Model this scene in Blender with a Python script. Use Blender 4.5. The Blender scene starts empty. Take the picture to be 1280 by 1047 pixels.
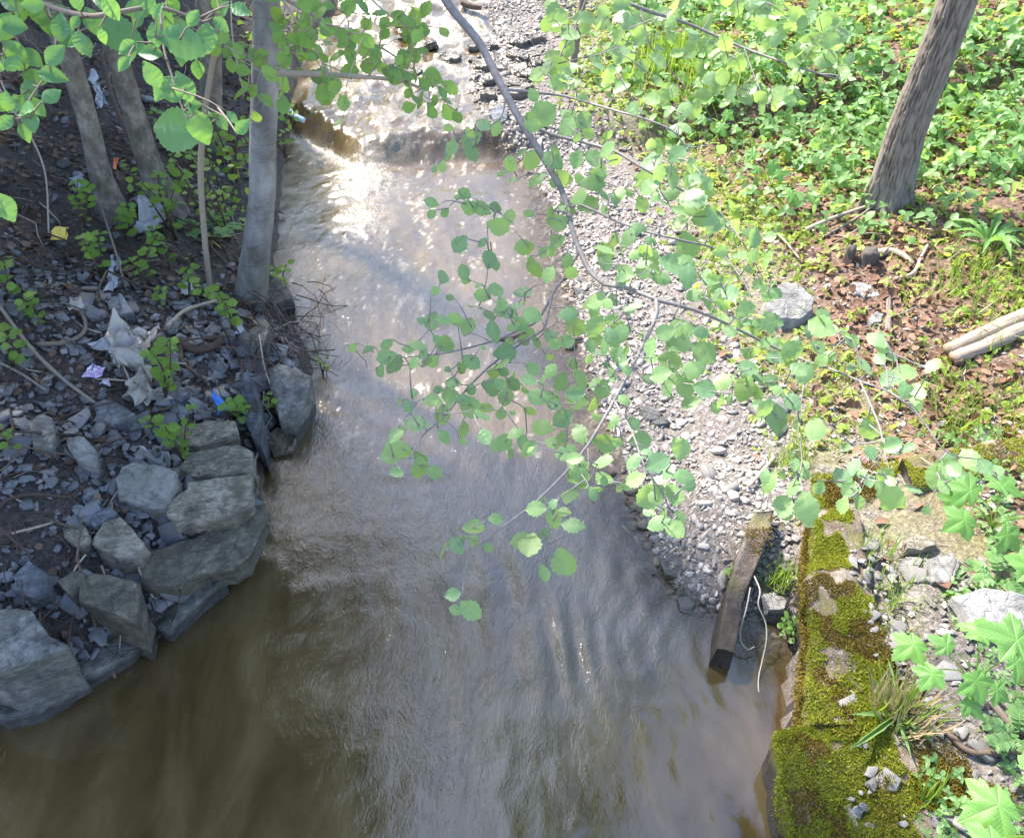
import bpy, math, random
import numpy as np
from mathutils import Vector, Matrix

random.seed(11)
rng = np.random.default_rng(11)
sc = bpy.context.scene
COL = sc.collection

# ------------------------------------------------------------------ camera, sky, sun, exposure
CAM_H = 4.2
PITCH = math.radians(43.0)          # looking down from a footbridge
FPX, CX, CY = 1065.0, 640.0, 523.5  # focal length and centre in photo pixels
cam_d = bpy.data.cameras.new('camera')
cam = bpy.data.objects.new('camera', cam_d)
COL.objects.link(cam)
cam.location = (0, 0, CAM_H)
cam.rotation_euler = (math.radians(90) - PITCH, 0, 0)
cam_d.sensor_width = 36
cam_d.lens = 36 * FPX / 1280
cam_d.clip_start = 0.05
cam_d.clip_end = 400
sc.camera = cam

SUN_AZ = math.radians(-42)          # clockwise from upstream (+Y): sun stands upstream, a little to the left
SUN_EL = math.radians(49)
S = Vector((math.sin(SUN_AZ) * math.cos(SUN_EL), math.cos(SUN_AZ) * math.cos(SUN_EL), math.sin(SUN_EL)))
w = bpy.data.worlds.new('World')
sc.world = w
w.use_nodes = True
wn = w.node_tree
bg = wn.nodes['Background']
sky = wn.nodes.new('ShaderNodeTexSky')
sky.sky_type = 'NISHITA'
sky.sun_disc = False
sky.sun_elevation = SUN_EL
sky.sun_rotation = SUN_AZ
wn.links.new(sky.outputs[0], bg.inputs[0])
bg.inputs[1].default_value = 0.148
sun_d = bpy.data.lights.new('sun', 'SUN')
sun_d.energy = 3.8
sun_d.angle = math.radians(4.5)
sun_d.color = (1.0, 0.94, 0.84)
sun = bpy.data.objects.new('sun', sun_d)
COL.objects.link(sun)
sun.rotation_euler = S.to_track_quat('Z', 'Y').to_euler()
sun.location = S * 40
sc.view_settings.view_transform = 'Standard'
sc.view_settings.look = 'None'
sc.view_settings.gamma = 1
sc.view_settings.use_curve_mapping = False
sc.view_settings.exposure = 2.08

# ------------------------------------------------------------------ small maths
SP, CP = math.sin(PITCH), math.cos(PITCH)

def ray(px, py):
    cx = (np.asarray(px, float) - CX) / FPX
    cy = -(np.asarray(py, float) - CY) / FPX
    return np.stack([cx, CP + cy * SP, -SP + cy * CP], -1)

def at(px, py, depth):
    """the place seen at a photo pixel at the given distance along the view axis"""
    return Vector((0, 0, CAM_H)) + Vector(ray(px, py)) * depth

def at_z(px, py, z):
    d = ray(px, py)
    t = (z - CAM_H) / d[..., 2]
    return np.array([0, 0, CAM_H]) + d * t[..., None]

def smooth(t):
    t = np.clip(t, 0, 1)
    return t * t * (3 - 2 * t)

_perm = np.random.default_rng(3).random((64, 64, 64))

def vnoise(x, y, z=0.0):
    """value noise in 0..1"""
    x, y, z = np.broadcast_arrays(np.asarray(x, float), np.asarray(y, float), np.asarray(z, float))
    i, j, k = np.floor(x).astype(int), np.floor(y).astype(int), np.floor(z).astype(int)
    u, v, t = x - i, y - j, z - k
    u, v, t = (a * a * (3 - 2 * a) for a in (u, v, t))
    g = lambda a, b, c: _perm[(i + a) & 63, (j + b) & 63, (k + c) & 63]
    l = lambda a, b, f: a + (b - a) * f
    return l(l(l(g(0,0,0), g(1,0,0), u), l(g(0,1,0), g(1,1,0), u), v), l(l(g(0,0,1), g(1,0,1), u), l(g(0,1,1), g(1,1,1), u), v), t)

def fbm(x, y, z=0.0, n=4):
    a, s, f = 0.0, 0.0, 1.0
    for o in range(n):
        a = a + vnoise(np.asarray(x) * f + 7.3 * o, np.asarray(y) * f + 3.1 * o, np.asarray(z) * f + 1.7 * o) / f
        s += 1 / f
        f *= 2.03
    return a / s * 2 - 1

def norm(v):
    v = np.asarray(v, float)
    return v / (np.linalg.norm(v, axis=-1, keepdims=True) + 1e-9)

# ------------------------------------------------------------------ terrain shape
_L = [(430, 0), (385, 60), (352, 130), (350, 200), (350, 260), (345, 330), (352, 385), (385, 440), (392, 470), (385, 500), (350, 545), (325, 590),
      (330, 640), (315, 690), (285, 722), (215, 790), (185, 803), (120, 850), (60, 880), (0, 905), (-160, 990)]
_R = [(600, 0), (617, 40), (585, 85), (598, 130), (655, 190), (690, 260), (702, 330), (716, 400), (735, 480), (770, 560), (800, 640), (815, 690),
      (850, 742), (900, 770), (950, 800), (985, 832), (983, 900), (972, 925), (985, 1047), (985, 1150)]

def _edge(pts):
    q = np.array([at_z(p[0], p[1], 0.33 if p[1] < 150 else (0.15 if p[1] < 215 else 0.0)) for p in pts])
    o = np.argsort(q[:, 1])
    return q[o, 1], q[o, 0]
EL, ER = _edge(_L), _edge(_R)
for E in (EL, ER):
    pass

def xl(y):
    y = np.asarray(y, float)
    return np.interp(y, EL[0], EL[1]) - 0.12 * np.maximum(y - EL[0][-1], 0) - 0.9 * np.maximum(EL[0][0] - y, 0)

def xr(y):
    y = np.asarray(y, float)
    return np.interp(y, ER[0], ER[1]) - 0.12 * np.maximum(y - ER[0][-1], 0)
_ledge = np.array([at_z(330, 128, 0.2), at_z(365, 150, 0.2), at_z(415, 188, 0.1), at_z(450, 214, 0.05), at_z(520, 205, 0.05), at_z(640, 190, 0.1)])

def ledge_y(x):
    return np.interp(x, _ledge[:, 0], _ledge[:, 1])

def wbase(x, y):
    s = y - ledge_y(x)
    return 0.22 * smooth(s / 0.42) + 0.045 * np.maximum(s - 0.3, 0) + 0.10 * smooth((s - 3.2) / 0.5)

# the line of the mossy wall's water-side edge
WA, WB = at_z(1012, 640, 0.36), at_z(992, 1047, 0.36)

def wall_x(y):
    return WA[0] + (y - WA[1]) * (WA[0] - WB[0]) / (WA[1] - WB[1])

def ground_h(x, y):
    x = np.asarray(x, float); y = np.asarray(y, float)
    wb = wbase(x, y)
    wob = 0.05 * fbm(x * 2.3, y * 2.3, 5)
    dl, dr = xl(y) + wob - x, x - xr(y) - wob
    ins = np.minimum(-dl, -dr)
    bed = wb - 0.03 - 0.38 * smooth(ins / 0.7)
    lf = wb + 0.10 * smooth(dl / 0.10) + 0.40 * np.minimum(dl, 2.6) + 0.18 * np.maximum(dl - 2.6, 0) + 0.05 * fbm(x * 3, y * 3, 1) * smooth(dl / .3)
    lf = np.minimum(lf, 3.2 + 0.02 * np.maximum(dl, 0))
    rt = wb - 0.01 + 0.09 * np.minimum(dr, 1.6) + 0.17 * np.maximum(dr - 1.6, 0) + 0.035 * fbm(x * 2.5, y * 2.5, 2) * smooth(dr / .3)
    rt = np.minimum(rt, 2.6 + 0.02 * np.maximum(dr, 0))
    # the filled ground behind the mossy wall
    dw = x - wall_x(y)
    near = smooth((4.15 - y) / 0.5)
    fill = np.where(dw > 0.02, 0.25 + 0.09 * smooth((dw - .45) / .2) + 0.09 * np.maximum(dw - .5, 0) + 0.03 * fbm(x * 4, y * 4, 3), -0.06 + 0.22 * smooth((y - 2.55) / 0.8) + 0.02 * fbm(x * 5, y * 5, 8))
    fill = np.where(dw < -0.75, np.minimum(fill, rt), fill)
    rt = rt + (fill - rt) * near * smooth((dw + 0.75) / 0.12)
    h = np.where(dl > 0, lf, np.where(dr > 0, rt, bed))
    return h

def ground_at(px, py):
    """where the view ray of a photo pixel meets the ground"""
    px = np.atleast_1d(np.asarray(px, float)); py = np.atleast_1d(np.asarray(py, float))
    d = ray(px, py)
    ts = np.linspace(1.2, 22, 500)
    p = d[:, None, :] * ts[None, :, None]
    under = (p[..., 2] + CAM_H) < np.maximum(ground_h(p[..., 0], p[..., 1]), wbase(p[..., 0], p[..., 1]) - 0.02)
    k = np.where(under.any(1), under.argmax(1), 499)
    hi = ts[k]; lo = ts[np.maximum(k - 1, 0)]
    for i in range(6):
        m = (lo + hi) / 2
        p = d * m[..., None]
        under = (p[..., 2] + CAM_H) < np.maximum(ground_h(p[..., 0], p[..., 1]), wbase(p[..., 0], p[..., 1]) - 0.02)
        hi = np.where(under, m, hi); lo = np.where(under, lo, m)
    return np.array([0, 0, CAM_H]) + d * hi[..., None]

def G(px, py, lift=0.0):
    p = ground_at(px, py)[0]
    return Vector((p[0], p[1], p[2] + lift))

def depth_of(p):
    return p[1] * CP - (p[2] - CAM_H) * SP

# ------------------------------------------------------------------ objects
def thing(name, label, cat, loc, group=None):
    o = bpy.data.objects.new(name, None)
    COL.objects.link(o)
    o.empty_display_size = 0.05
    o.location = loc
    o['label'] = label
    o['category'] = cat
    if group: o['group'] = group
    return o

def tag(o, label, cat, group=None):
    o['label'] = label
    o['category'] = cat
    if group: o['group'] = group
    return o

def wloc(o):
    v = Vector((0, 0, 0))
    while o is not None:
        v += o.location
        o = o.parent
    return v

def put(name, mesh, parent=None, M=None, kind=None):
    """link a mesh as one object; M is its place in the world (things and parts are only ever shifted, never turned)"""
    o = bpy.data.objects.new(name, mesh)
    COL.objects.link(o)
    M = M if M is not None else Matrix.Identity(4)
    if parent is not None:
        o.parent = parent
        M = Matrix.Translation(-wloc(parent)) @ M
    o.matrix_basis = M
    if kind: o['kind'] = kind
    return o

def mk(name, V, F, mat, smooth_=False, uv=None, rnd=None):
    """mesh from arrays; F is one array of equal faces or a list of faces"""
    me = bpy.data.meshes.new(name)
    V = np.asarray(V, np.float32)
    if isinstance(F, np.ndarray):
        n, k = F.shape
        me.vertices.add(len(V)); me.vertices.foreach_set('co', V.ravel())
        me.loops.add(n * k); me.loops.foreach_set('vertex_index', F.astype(np.int32).ravel())
        me.polygons.add(n)
        me.polygons.foreach_set('loop_start', np.arange(0, n * k, k, dtype=np.int32))
        me.update(calc_edges=True)
        me.validate()
    else:
        me.from_pydata([tuple(map(float, v)) for v in V], [], [tuple(int(i) for i in f) for f in F])
        me.update()
    if smooth_:
        me.polygons.foreach_set('use_smooth', np.ones(len(me.polygons), bool))
    if uv is not None:
        li = np.zeros(len(me.loops), np.int32); me.loops.foreach_get('vertex_index', li)
        l = me.uv_layers.new(name='UVMap'); l.data.foreach_set('uv', np.asarray(uv, np.float32)[li].ravel())
    if rnd is not None:
        a = me.attributes.new('rnd', 'FLOAT', 'POINT'); a.data.foreach_set('value', np.asarray(rnd, np.float32))
    if mat is not None: me.materials.append(mat)
    return me

def attr(me, name, vals):
    a = me.attributes.new(name, 'FLOAT', 'POINT'); a.data.foreach_set('value', np.asarray(vals, np.float32).ravel())

def frames(d, n):
    """rotation matrices whose columns are x, d (length), n (face normal)"""
    d = norm(d); n = np.asarray(n, float)
    n = norm(n - (n * d).sum(-1, keepdims=True) * d)
    x = np.cross(d, n)
    return np.stack([x, d, n], -1)

def scatter(name, templates, P, R, Sc, mat, smooth_=False, uvs=None):
    """many pieces joined into one mesh; templates is a list of (V, F tri array)"""
    P = np.asarray(P, float); N = len(P)
    Sc = np.asarray(Sc, float)
    if Sc.ndim == 1: Sc = np.repeat(Sc[:, None], 3, 1)
    pick = rng.integers(0, len(templates), N)
    VV, FF, RR, UU, off = [], [], [], [], 0
    for t, tp in enumerate(templates):
        idx = np.where(pick == t)[0]
        if len(idx) == 0: continue
        V, F = np.asarray(tp[0], float), np.asarray(tp[1], int)
        W = np.einsum('nij,nvj->nvi', R[idx], V[None] * Sc[idx][:, None, :]) + P[idx][:, None, :]
        VV.append(W.reshape(-1, 3))
        FF.append((F[None] + (np.arange(len(idx)) * len(V))[:, None, None] + off).reshape(-1, 3))
        off += len(idx) * len(V)
        RR.append(np.repeat(rng.random(len(idx)), len(V)))
        if len(tp) > 2: UU.append(np.tile(tp[2], (len(idx), 1)))
    return mk(name, np.concatenate(VV), np.concatenate(FF), mat, smooth_, np.concatenate(UU) if UU else None, np.concatenate(RR))

def mat4(p, R, s):
    s = (s, s, s) if np.isscalar(s) else s
    M = Matrix.Identity(4)
    for i in range(3):
        for j in range(3):
            M[i][j] = float(R[i][j]) * s[j]
        M[i][3] = float(p[i])
    return M

def spline(pts, n):
    """Catmull-Rom through points (k, m) -> (n, m)"""
    p = np.asarray([list(q) for q in pts], float)
    if len(p) == 2:
        t = np.linspace(0, 1, n)[:, None]
        return p[0] * (1 - t) + p[1] * t
    q = np.vstack([2 * p[0] - p[1], p, 2 * p[-1] - p[-2]])
    u = np.linspace(0, len(p) - 1 - 1e-6, n)
    i = np.floor(u).astype(int); t = (u - i)[:, None]
    a, b, c, d = q[i], q[i + 1], q[i + 2], q[i + 3]
    return 0.5 * (2 * b + (c - a) * t + (2 * a - 5 * b + 4 * c - d) * t ** 2 + (3 * b - a - 3 * c + d) * t ** 3)

def tube_arrays(path, rad, sides=8, bump=0.0, cap=True):
    path = np.asarray(path, float); n = len(path)
    rad = np.broadcast_to(np.asarray(rad, float), (n,))
    tg = norm(np.gradient(path, axis=0))
    ref = np.array([0, 0, 1.0]) if abs(tg[n // 2][2]) < 0.8 else np.array([0, 1.0, 0])
    a = norm(np.cross(tg, ref)); b = np.cross(a, tg)
    th = np.arange(sides) * 2 * math.pi / sides
    ring = a[:, None] * np.cos(th)[None, :, None] + b[:, None] * np.sin(th)[None, :, None]
    r = rad[:, None] * np.ones(sides)
    if bump:
        q = path[:, None] + ring * rad[:, None, None]
        r = r * (1 + bump * fbm(q[..., 0] * 14, q[..., 1] * 14, q[..., 2] * 6, 3))
    V = (path[:, None] + ring * r[..., None]).reshape(-1, 3)
    F = []
    i = np.arange(n - 1)[:, None] * sides; j = np.arange(sides)[None]
    k = (j + 1) % sides
    q = np.stack([i + j, i + k, i + sides + k, i + sides + j], -1).reshape(-1, 4)
    F = np.concatenate([q[:, [0, 1, 2]], q[:, [0, 2, 3]]])
    if cap:
        V = np.vstack([V, path[0], path[-1]])
        c0, c1 = n * sides, n * sides + 1
        jj = np.arange(sides); kk = (jj + 1) % sides
        F = np.concatenate([F, np.stack([np.full(sides, c0), kk, jj], -1), np.stack([np.full(sides, c1), (n - 1) * sides + jj, (n - 1) * sides + kk], -1)])
    uv = np.zeros((len(V), 2))
    s = np.concatenate([[0], np.cumsum(np.linalg.norm(np.diff(path, axis=0), axis=1))])
    uv[:n * sides, 1] = np.repeat(s, sides); uv[:n * sides, 0] = np.tile(np.arange(sides) / sides, n)
    return V, F, uv

def join(parts):
    V, F, U, off = [], [], [], 0
    for p in parts:
        V.append(p[0]); F.append(np.asarray(p[1]) + off); off += len(p[0])
        U.append(p[2] if len(p) > 2 else np.zeros((len(p[0]), 2)))
    return np.concatenate(V), np.concatenate(F), np.concatenate(U)

def tube(name, path, rad, mat, sides=8, bump=0.0):
    V, F, uv = tube_arrays(path, rad, sides, bump)
    return mk(name, V, F, mat, True, uv)

# ------------------------------------------------------------------ materials
def newmat(name):
    m = bpy.data.materials.new(name)
    m.use_nodes = True
    return m, m.node_tree, m.node_tree.nodes['Principled BSDF']

def nd(nt, typ, ins=None, **kw):
    n = nt.nodes.new(typ)
    for k, v in kw.items(): setattr(n, k, v)
    for k, v in (ins or {}).items():
        if isinstance(v, bpy.types.NodeSocket): nt.links.new(v, n.inputs[k])
        else: n.inputs[k].default_value = v
    return n

def ramp(nt, fac, stops, interp='LINEAR'):
    r = nt.nodes.new('ShaderNodeValToRGB')
    r.color_ramp.interpolation = interp
    e = r.color_ramp.elements
    while len(e) < len(stops): e.new(0.5)
    for el, (p, c) in zip(e, stops):
        el.position = p
        el.color = (*c, 1) if len(c) == 3 else c
    nt.links.new(fac, r.inputs[0])
    return r.outputs[0]

def mixc(nt, fac, a, b, mode='MIX'):
    n = nt.nodes.new('ShaderNodeMix'); n.data_type = 'RGBA'; n.blend_type = mode
    for s, v in ((n.inputs[0], fac), (n.inputs[6], a), (n.inputs[7], b)):
        if isinstance(v, bpy.types.NodeSocket): nt.links.new(v, s)
        else: s.default_value = (*v, 1) if isinstance(v, tuple) and len(v) == 3 else v
    return n.outputs[2]

def math_(nt, op, a, b=0.0, clamp=False):
    n = nt.nodes.new('ShaderNodeMath'); n.operation = op; n.use_clamp = clamp
    for s, v in ((n.inputs[0], a), (n.inputs[1], b)):
        if isinstance(v, bpy.types.NodeSocket): nt.links.new(v, s)
        else: s.default_value = v
    return n.outputs[0]

def coords(nt, kind='Object', scale=(1, 1, 1)):
    tc = nd(nt, 'ShaderNodeTexCoord')
    mp = nd(nt, 'ShaderNodeMapping', {'Vector': tc.outputs[kind], 'Scale': scale})
    return mp.outputs[0]

def noise(nt, vec, scale, detail=4, rough=0.6, dist=0.0):
    return nd(nt, 'ShaderNodeTexNoise', {'Vector': vec, 'Scale': scale, 'Detail': detail, 'Roughness': rough, 'Distortion': dist}).outputs[0]

def rand(nt):
    """a random number for each object or each scattered piece"""
    a = nd(nt, 'ShaderNodeAttribute', attribute_name='rnd').outputs['Fac']
    o = nd(nt, 'ShaderNodeObjectInfo').outputs['Random']
    return math_(nt, 'FRACT', math_(nt, 'ADD', a, o))

def bump(nt, b, h, strength=0.5, dist=0.01):
    n = nd(nt, 'ShaderNodeBump', {'Height': h, 'Strength': strength, 'Distance': dist})
    nt.links.new(n.outputs[0], b.inputs['Normal'])
    return n

def geo_pos(nt):
    return nd(nt, 'ShaderNodeNewGeometry').outputs['Position']

def simple(name, stops, rough=0.8, nscale=20, spec=0.3, bstr=0.4, bdist=0.005, mixn=0.5, pos=False):
    """a natural material: a colour per piece from the ramp, shifted by noise, with fine relief"""
    m, nt, b = newmat(name)
    v = geo_pos(nt) if pos else coords(nt)
    n = noise(nt, v, nscale)
    f = math_(nt, 'ADD', math_(nt, 'MULTIPLY', rand(nt), 1 - mixn), math_(nt, 'MULTIPLY', n, mixn))
    nt.links.new(ramp(nt, f, stops), b.inputs['Base Color'])
    b.inputs['Roughness'].default_value = rough
    b.inputs['Specular IOR Level'].default_value = spec
    bump(nt, b, noise(nt, v, nscale * 3, 5), bstr, bdist)
    return m

def leafmat(name, lo, hi, trans, rough=0.42, veins=True, tw=0.45, spec=0.5, palm=False):
    m, nt, b = newmat(name)
    r = rand(nt)
    col = mixc(nt, r, lo, hi)
    v = geo_pos(nt)
    col = mixc(nt, math_(nt, 'MULTIPLY', noise(nt, v, 18, 3), 0.35), col, tuple(c * 0.65 for c in hi))
    tcol = mixc(nt, r, trans, tuple(min(1, c * 1.25) for c in trans))
    if veins:
        uv = nd(nt, 'ShaderNodeUVMap').outputs[0]
        sp = nd(nt, 'ShaderNodeSeparateXYZ', {0: uv})
        ax = math_(nt, 'ABSOLUTE', math_(nt, 'SUBTRACT', sp.outputs[0], 0.5))
        t = math_(nt, 'SUBTRACT', sp.outputs[1], math_(nt, 'MULTIPLY', ax, 0.75))
        sn = math_(nt, 'SINE', math_(nt, 'MULTIPLY', t, 58.0))
        lat = math_(nt, 'POWER', math_(nt, 'ABSOLUTE', sn), 0.5)
        mid = math_(nt, 'MULTIPLY', ax, 28.0, True)
        h = math_(nt, 'MULTIPLY', lat, mid)
        col = mixc(nt, math_(nt, 'MULTIPLY', math_(nt, 'SUBTRACT', 1.0, h), 0.55), col, tuple(c * 1.7 for c in hi))
        blem = ramp(nt, noise(nt, v, 55, 3, 0.6), [(0.66, (0, 0, 0)), (0.72, (0.7,) * 3)])
        col = mixc(nt, blem, col, (0.16, 0.13, 0.05))
        tcol = mixc(nt, math_(nt, 'MULTIPLY', math_(nt, 'SUBTRACT', 1.0, h), 0.4), tcol, tuple(c * 0.5 for c in trans))
        bump(nt, b, h, 0.16, 0.002)
    if palm:
        uv = nd(nt, 'ShaderNodeUVMap').outputs[0]
        sp = nd(nt, 'ShaderNodeSeparateXYZ', {0: uv})
        x_, y_ = math_(nt, 'SUBTRACT', sp.outputs[0], 0.5), math_(nt, 'SUBTRACT', sp.outputs[1], 0.5)
        ang = math_(nt, 'ARCTAN2', math_(nt, 'ABSOLUTE', x_), y_)
        rad = math_(nt, 'SQRT', math_(nt, 'ADD', math_(nt, 'MULTIPLY', x_, x_), math_(nt, 'MULTIPLY', y_, y_)))
        dmin = None
        for a0 in (0.0, 1.22, 2.15):
            q = math_(nt, 'MULTIPLY', rad, math_(nt, 'ABSOLUTE', math_(nt, 'SUBTRACT', ang, a0)))
            dmin = q if dmin is None else math_(nt, 'MINIMUM', dmin, q)
        h = math_(nt, 'MULTIPLY', dmin, 70.0, True)
        lat = math_(nt, 'POWER', math_(nt, 'ABSOLUTE', math_(nt, 'SINE', math_(nt, 'MULTIPLY', math_(nt, 'SUBTRACT', rad, math_(nt, 'MULTIPLY', dmin, 0.9)), 75.0))), 0.3)
        h = math_(nt, 'MULTIPLY', h, math_(nt, 'ADD', 0.55, math_(nt, 'MULTIPLY', lat, 0.45)))
        iv = math_(nt, 'SUBTRACT', 1.0, h)
        col = mixc(nt, math_(nt, 'MULTIPLY', iv, 0.5), col, tuple(c * 1.6 for c in hi))
        tcol = mixc(nt, math_(nt, 'MULTIPLY', iv, 0.5), tcol, tuple(c * 0.5 for c in trans))
        bump(nt, b, h, 0.4, 0.003)
    nt.links.new(col, b.inputs['Base Color'])
    b.inputs['Roughness'].default_value = rough
    b.inputs['Specular IOR Level'].default_value = spec
    tr = nd(nt, 'ShaderNodeBsdfTranslucent', {'Color': tcol})
    mx = nd(nt, 'ShaderNodeMixShader', {0: tw, 1: b.outputs[0], 2: tr.outputs[0]})
    out = [n for n in nt.nodes if n.type == 'OUTPUT_MATERIAL'][0]
    nt.links.new(mx.outputs[0], out.inputs[0])
    return m

M = {}
M['alder_leaf'] = leafmat('alder_leaf', (0.10, 0.225, 0.14), (0.25, 0.37, 0.14), (0.40, 0.58, 0.12), rough=0.46, spec=0.75)
M['elm_leaf'] = leafmat('elm_leaf', (0.065, 0.18, 0.085), (0.10, 0.25, 0.08), (0.22, 0.42, 0.06), tw=0.4, spec=.7)
M['maple_leaf'] = leafmat('maple_leaf', (0.11, 0.25, 0.07), (0.15, 0.32, 0.07), (0.28, 0.5, 0.08), veins=False, rough=0.5, palm=True)
M['spray_leaf'] = leafmat('spray_leaf', (0.085, 0.20, 0.06), (0.17, 0.31, 0.08), (0.34, 0.52, 0.08), rough=0.45)
M['young_leaf'] = leafmat('young_leaf', (0.10, 0.21, 0.04), (0.19, 0.31, 0.055), (0.38, 0.53, 0.06), veins=False, rough=0.45)
M['cover_leaf'] = leafmat('cover_leaf', (0.115, 0.235, 0.08), (0.20, 0.34, 0.12), (0.33, 0.52, 0.11), veins=False, rough=0.5)
M['yellow_leaf'] = leafmat('yellow_leaf', (0.17, 0.27, 0.04), (0.28, 0.37, 0.06), (0.48, 0.58, 0.06), veins=False, rough=0.5)
M['canopy_leaf'] = leafmat('canopy_leaf', (0.05, 0.11, 0.03), (0.09, 0.16, 0.04), (0.16, 0.28, 0.03), veins=False, rough=0.5)
M['grass'] = leafmat('grass_blade', (0.10, 0.2, 0.03), (0.18, 0.28, 0.04), (0.3, 0.42, 0.04), veins=False, rough=0.5)
M['dry_grass'] = leafmat('dry_grass_blade', (0.30, 0.22, 0.12), (0.46, 0.36, 0.22), (0.4, 0.3, 0.15), veins=False, rough=0.7, tw=0.25)
M['moss'] = leafmat('moss_blade', (0.13, 0.145, 0.016), (0.33, 0.34, 0.05), (0.42, 0.45, 0.04), veins=False, rough=0.8, tw=0.3, spec=0.1)
M['brown_moss'] = leafmat('brown_moss_blade', (0.10, 0.07, 0.014), (0.27, 0.20, 0.045), (0.2, 0.14, 0.02), veins=False, rough=0.8, tw=0.25, spec=0.1)
M['dead_leaf'] = leafmat('dead_leaf', (0.12, 0.06, 0.04), (0.29, 0.18, 0.12), (0.2, 0.09, 0.04), veins=False, rough=0.7, tw=0.15, spec=0.2)
M['dark_litter'] = leafmat('dark_litter', (0.075, 0.046, 0.034), (0.23, 0.15, 0.105), (0.1, 0.05, 0.03), veins=False, rough=0.7, tw=0.1, spec=0.25)
M['twig'] = simple('twig_bark', [(0.0, (0.10, 0.075, 0.06)), (0.5, (0.19, 0.15, 0.12)), (1.0, (0.30, 0.25, 0.20))], 0.8, 40)
M['dark_twig'] = simple('dark_twig_bark', [(0.0, (0.03, 0.02, 0.016)), (0.6, (0.085, 0.055, 0.042)), (1.0, (0.2, 0.14, 0.10))], 0.7, 40)
M['pale_twig'] = simple('pale_twig_bark', [(0.0, (0.22, 0.17, 0.13)), (1.0, (0.46, 0.38, 0.30))], 0.8, 30)
M['branch'] = simple('alder_branch_bark', [(0.2, (0.10, 0.088, 0.085)), (0.5, (0.20, 0.175, 0.17)), (0.8, (0.32, 0.285, 0.27))], 0.65, 45, 0.4, 0.5, 0.002, 0.85, True)
M['pebble'] = simple('pebble_stone', [(0.0, (0.08, 0.075, 0.08)), (0.25, (0.19, 0.17, 0.155)), (0.6, (0.335, 0.29, 0.255)), (0.85, (0.47, 0.41, 0.36)), (1.0, (0.30, 0.22, 0.17))], 0.75, 30, 0.4, 0.5, 0.004, 0.35)
M['shale'] = simple('shale_stone', [(0.0, (0.045, 0.045, 0.058)), (0.35, (0.09, 0.087, 0.096)), (0.7, (0.15, 0.144, 0.152)), (1.0, (0.26, 0.252, 0.26))], 0.5, 18, 0.5, 0.5, 0.004, 0.4)
M['wet_stone'] = simple('wet_stone', [(0.0, (0.02, 0.018, 0.016)), (0.5, (0.07, 0.055, 0.04)), (1.0, (0.15, 0.11, 0.08))], 0.22, 14, 0.6, 0.6, 0.01, 0.6)
M['brown_stone'] = simple('bed_stone', [(0.0, (0.05, 0.034, 0.022)), (0.5, (0.11, 0.08, 0.055)), (1.0, (0.20, 0.16, 0.12))], 0.5, 14, 0.5, 0.5, 0.005, 0.5)

def rockmat(name, dark, mid, pale, tint, tint_amt=0.5):
    m, nt, b = newmat(name)
    v = geo_pos(nt)
    st = nd(nt, 'ShaderNodeMapping', {'Vector': v, 'Scale': (1, 1, 9.0), 'Rotation': (0.2, 0.15, 0.3)}).outputs[0]
    n1 = noise(nt, v, 9, 6, 0.65)
    n2 = noise(nt, st, 16, 6, 0.7)
    f = math_(nt, 'ADD', math_(nt, 'MULTIPLY', n1, 0.5), math_(nt, 'MULTIPLY', n2, 0.5))
    f = math_(nt, 'ADD', f, math_(nt, 'MULTIPLY', math_(nt, 'SUBTRACT', rand(nt), 0.5), 0.16))
    c = ramp(nt, f, [(0.38, dark), (0.5, mid), (0.60, pale)])
    alg = ramp(nt, noise(nt, v, 5, 5, 0.6, 0.4), [(0.42, (0, 0, 0)), (0.62, (tint_amt,) * 3)])
    c = mixc(nt, alg, c, tint)
    vo = nd(nt, 'ShaderNodeTexNoise', {'Vector': v, 'Scale': 85, 'Detail': 2}).outputs[0]
    lic = ramp(nt, noise(nt, v, 26, 4, .6), [(0.60, (0, 0, 0)), (0.68, (0.5,) * 3)])
    c = mixc(nt, lic, c, tuple(x * 0.5 for x in mid))
    spots = ramp(nt, vo, [(0.70, (0, 0, 0)), (0.76, (0.55,) * 3)])
    c = mixc(nt, spots, c, tuple(min(1, x * 1.5) for x in pale))
    zz = math_(nt, 'ADD', nd(nt, 'ShaderNodeSeparateXYZ', {0: v}).outputs[2], math_(nt, 'MULTIPLY', n1, 0.08))
    wetf = ramp(nt, zz, [(0.105, (1, 1, 1)), (0.155, (0, 0, 0))])
    c = mixc(nt, math_(nt, 'MULTIPLY', wetf, 0.75), c, tuple(x * 0.3 for x in mid))
    nt.links.new(c, b.inputs['Base Color'])
    nt.links.new(math_(nt, 'SUBTRACT', 0.72, math_(nt, 'MULTIPLY', wetf, 0.5)), b.inputs['Roughness'])
    b.inputs['Specular IOR Level'].default_value = 0.35
    h = math_(nt, 'ADD', noise(nt, st, 30, 8, 0.7), math_(nt, 'MULTIPLY', noise(nt, v, 60, 5, 0.7), 0.5))
    cr = nd(nt, 'ShaderNodeTexVoronoi', {'Vector': nd(nt, 'ShaderNodeMapping', {'Vector': v, 'Scale': (7, 4, 12), 'Rotation': (.3, .2, .8)}).outputs[0], 'Scale': 1.0}, feature='DISTANCE_TO_EDGE').outputs[0]
    crk = ramp(nt, cr, [(0.0, (0, 0, 0)), (0.03, (1, 1, 1))])
    h = math_(nt, 'ADD', h, math_(nt, 'MULTIPLY', crk, 0.35))
    bump(nt, b, h, 0.9, 0.018)
    return m
M['rock'] = rockmat('grey_rock', (0.05, 0.048, 0.046), (0.145, 0.137, 0.128), (0.29, 0.27, 0.245), (0.135, 0.13, 0.085), 0.35)
M['rock_brown'] = rockmat('brown_rock', (0.07, 0.06, 0.046), (0.175, 0.148, 0.112), (0.38, 0.32, 0.25), (0.15, 0.14, 0.085), 0.35)
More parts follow.
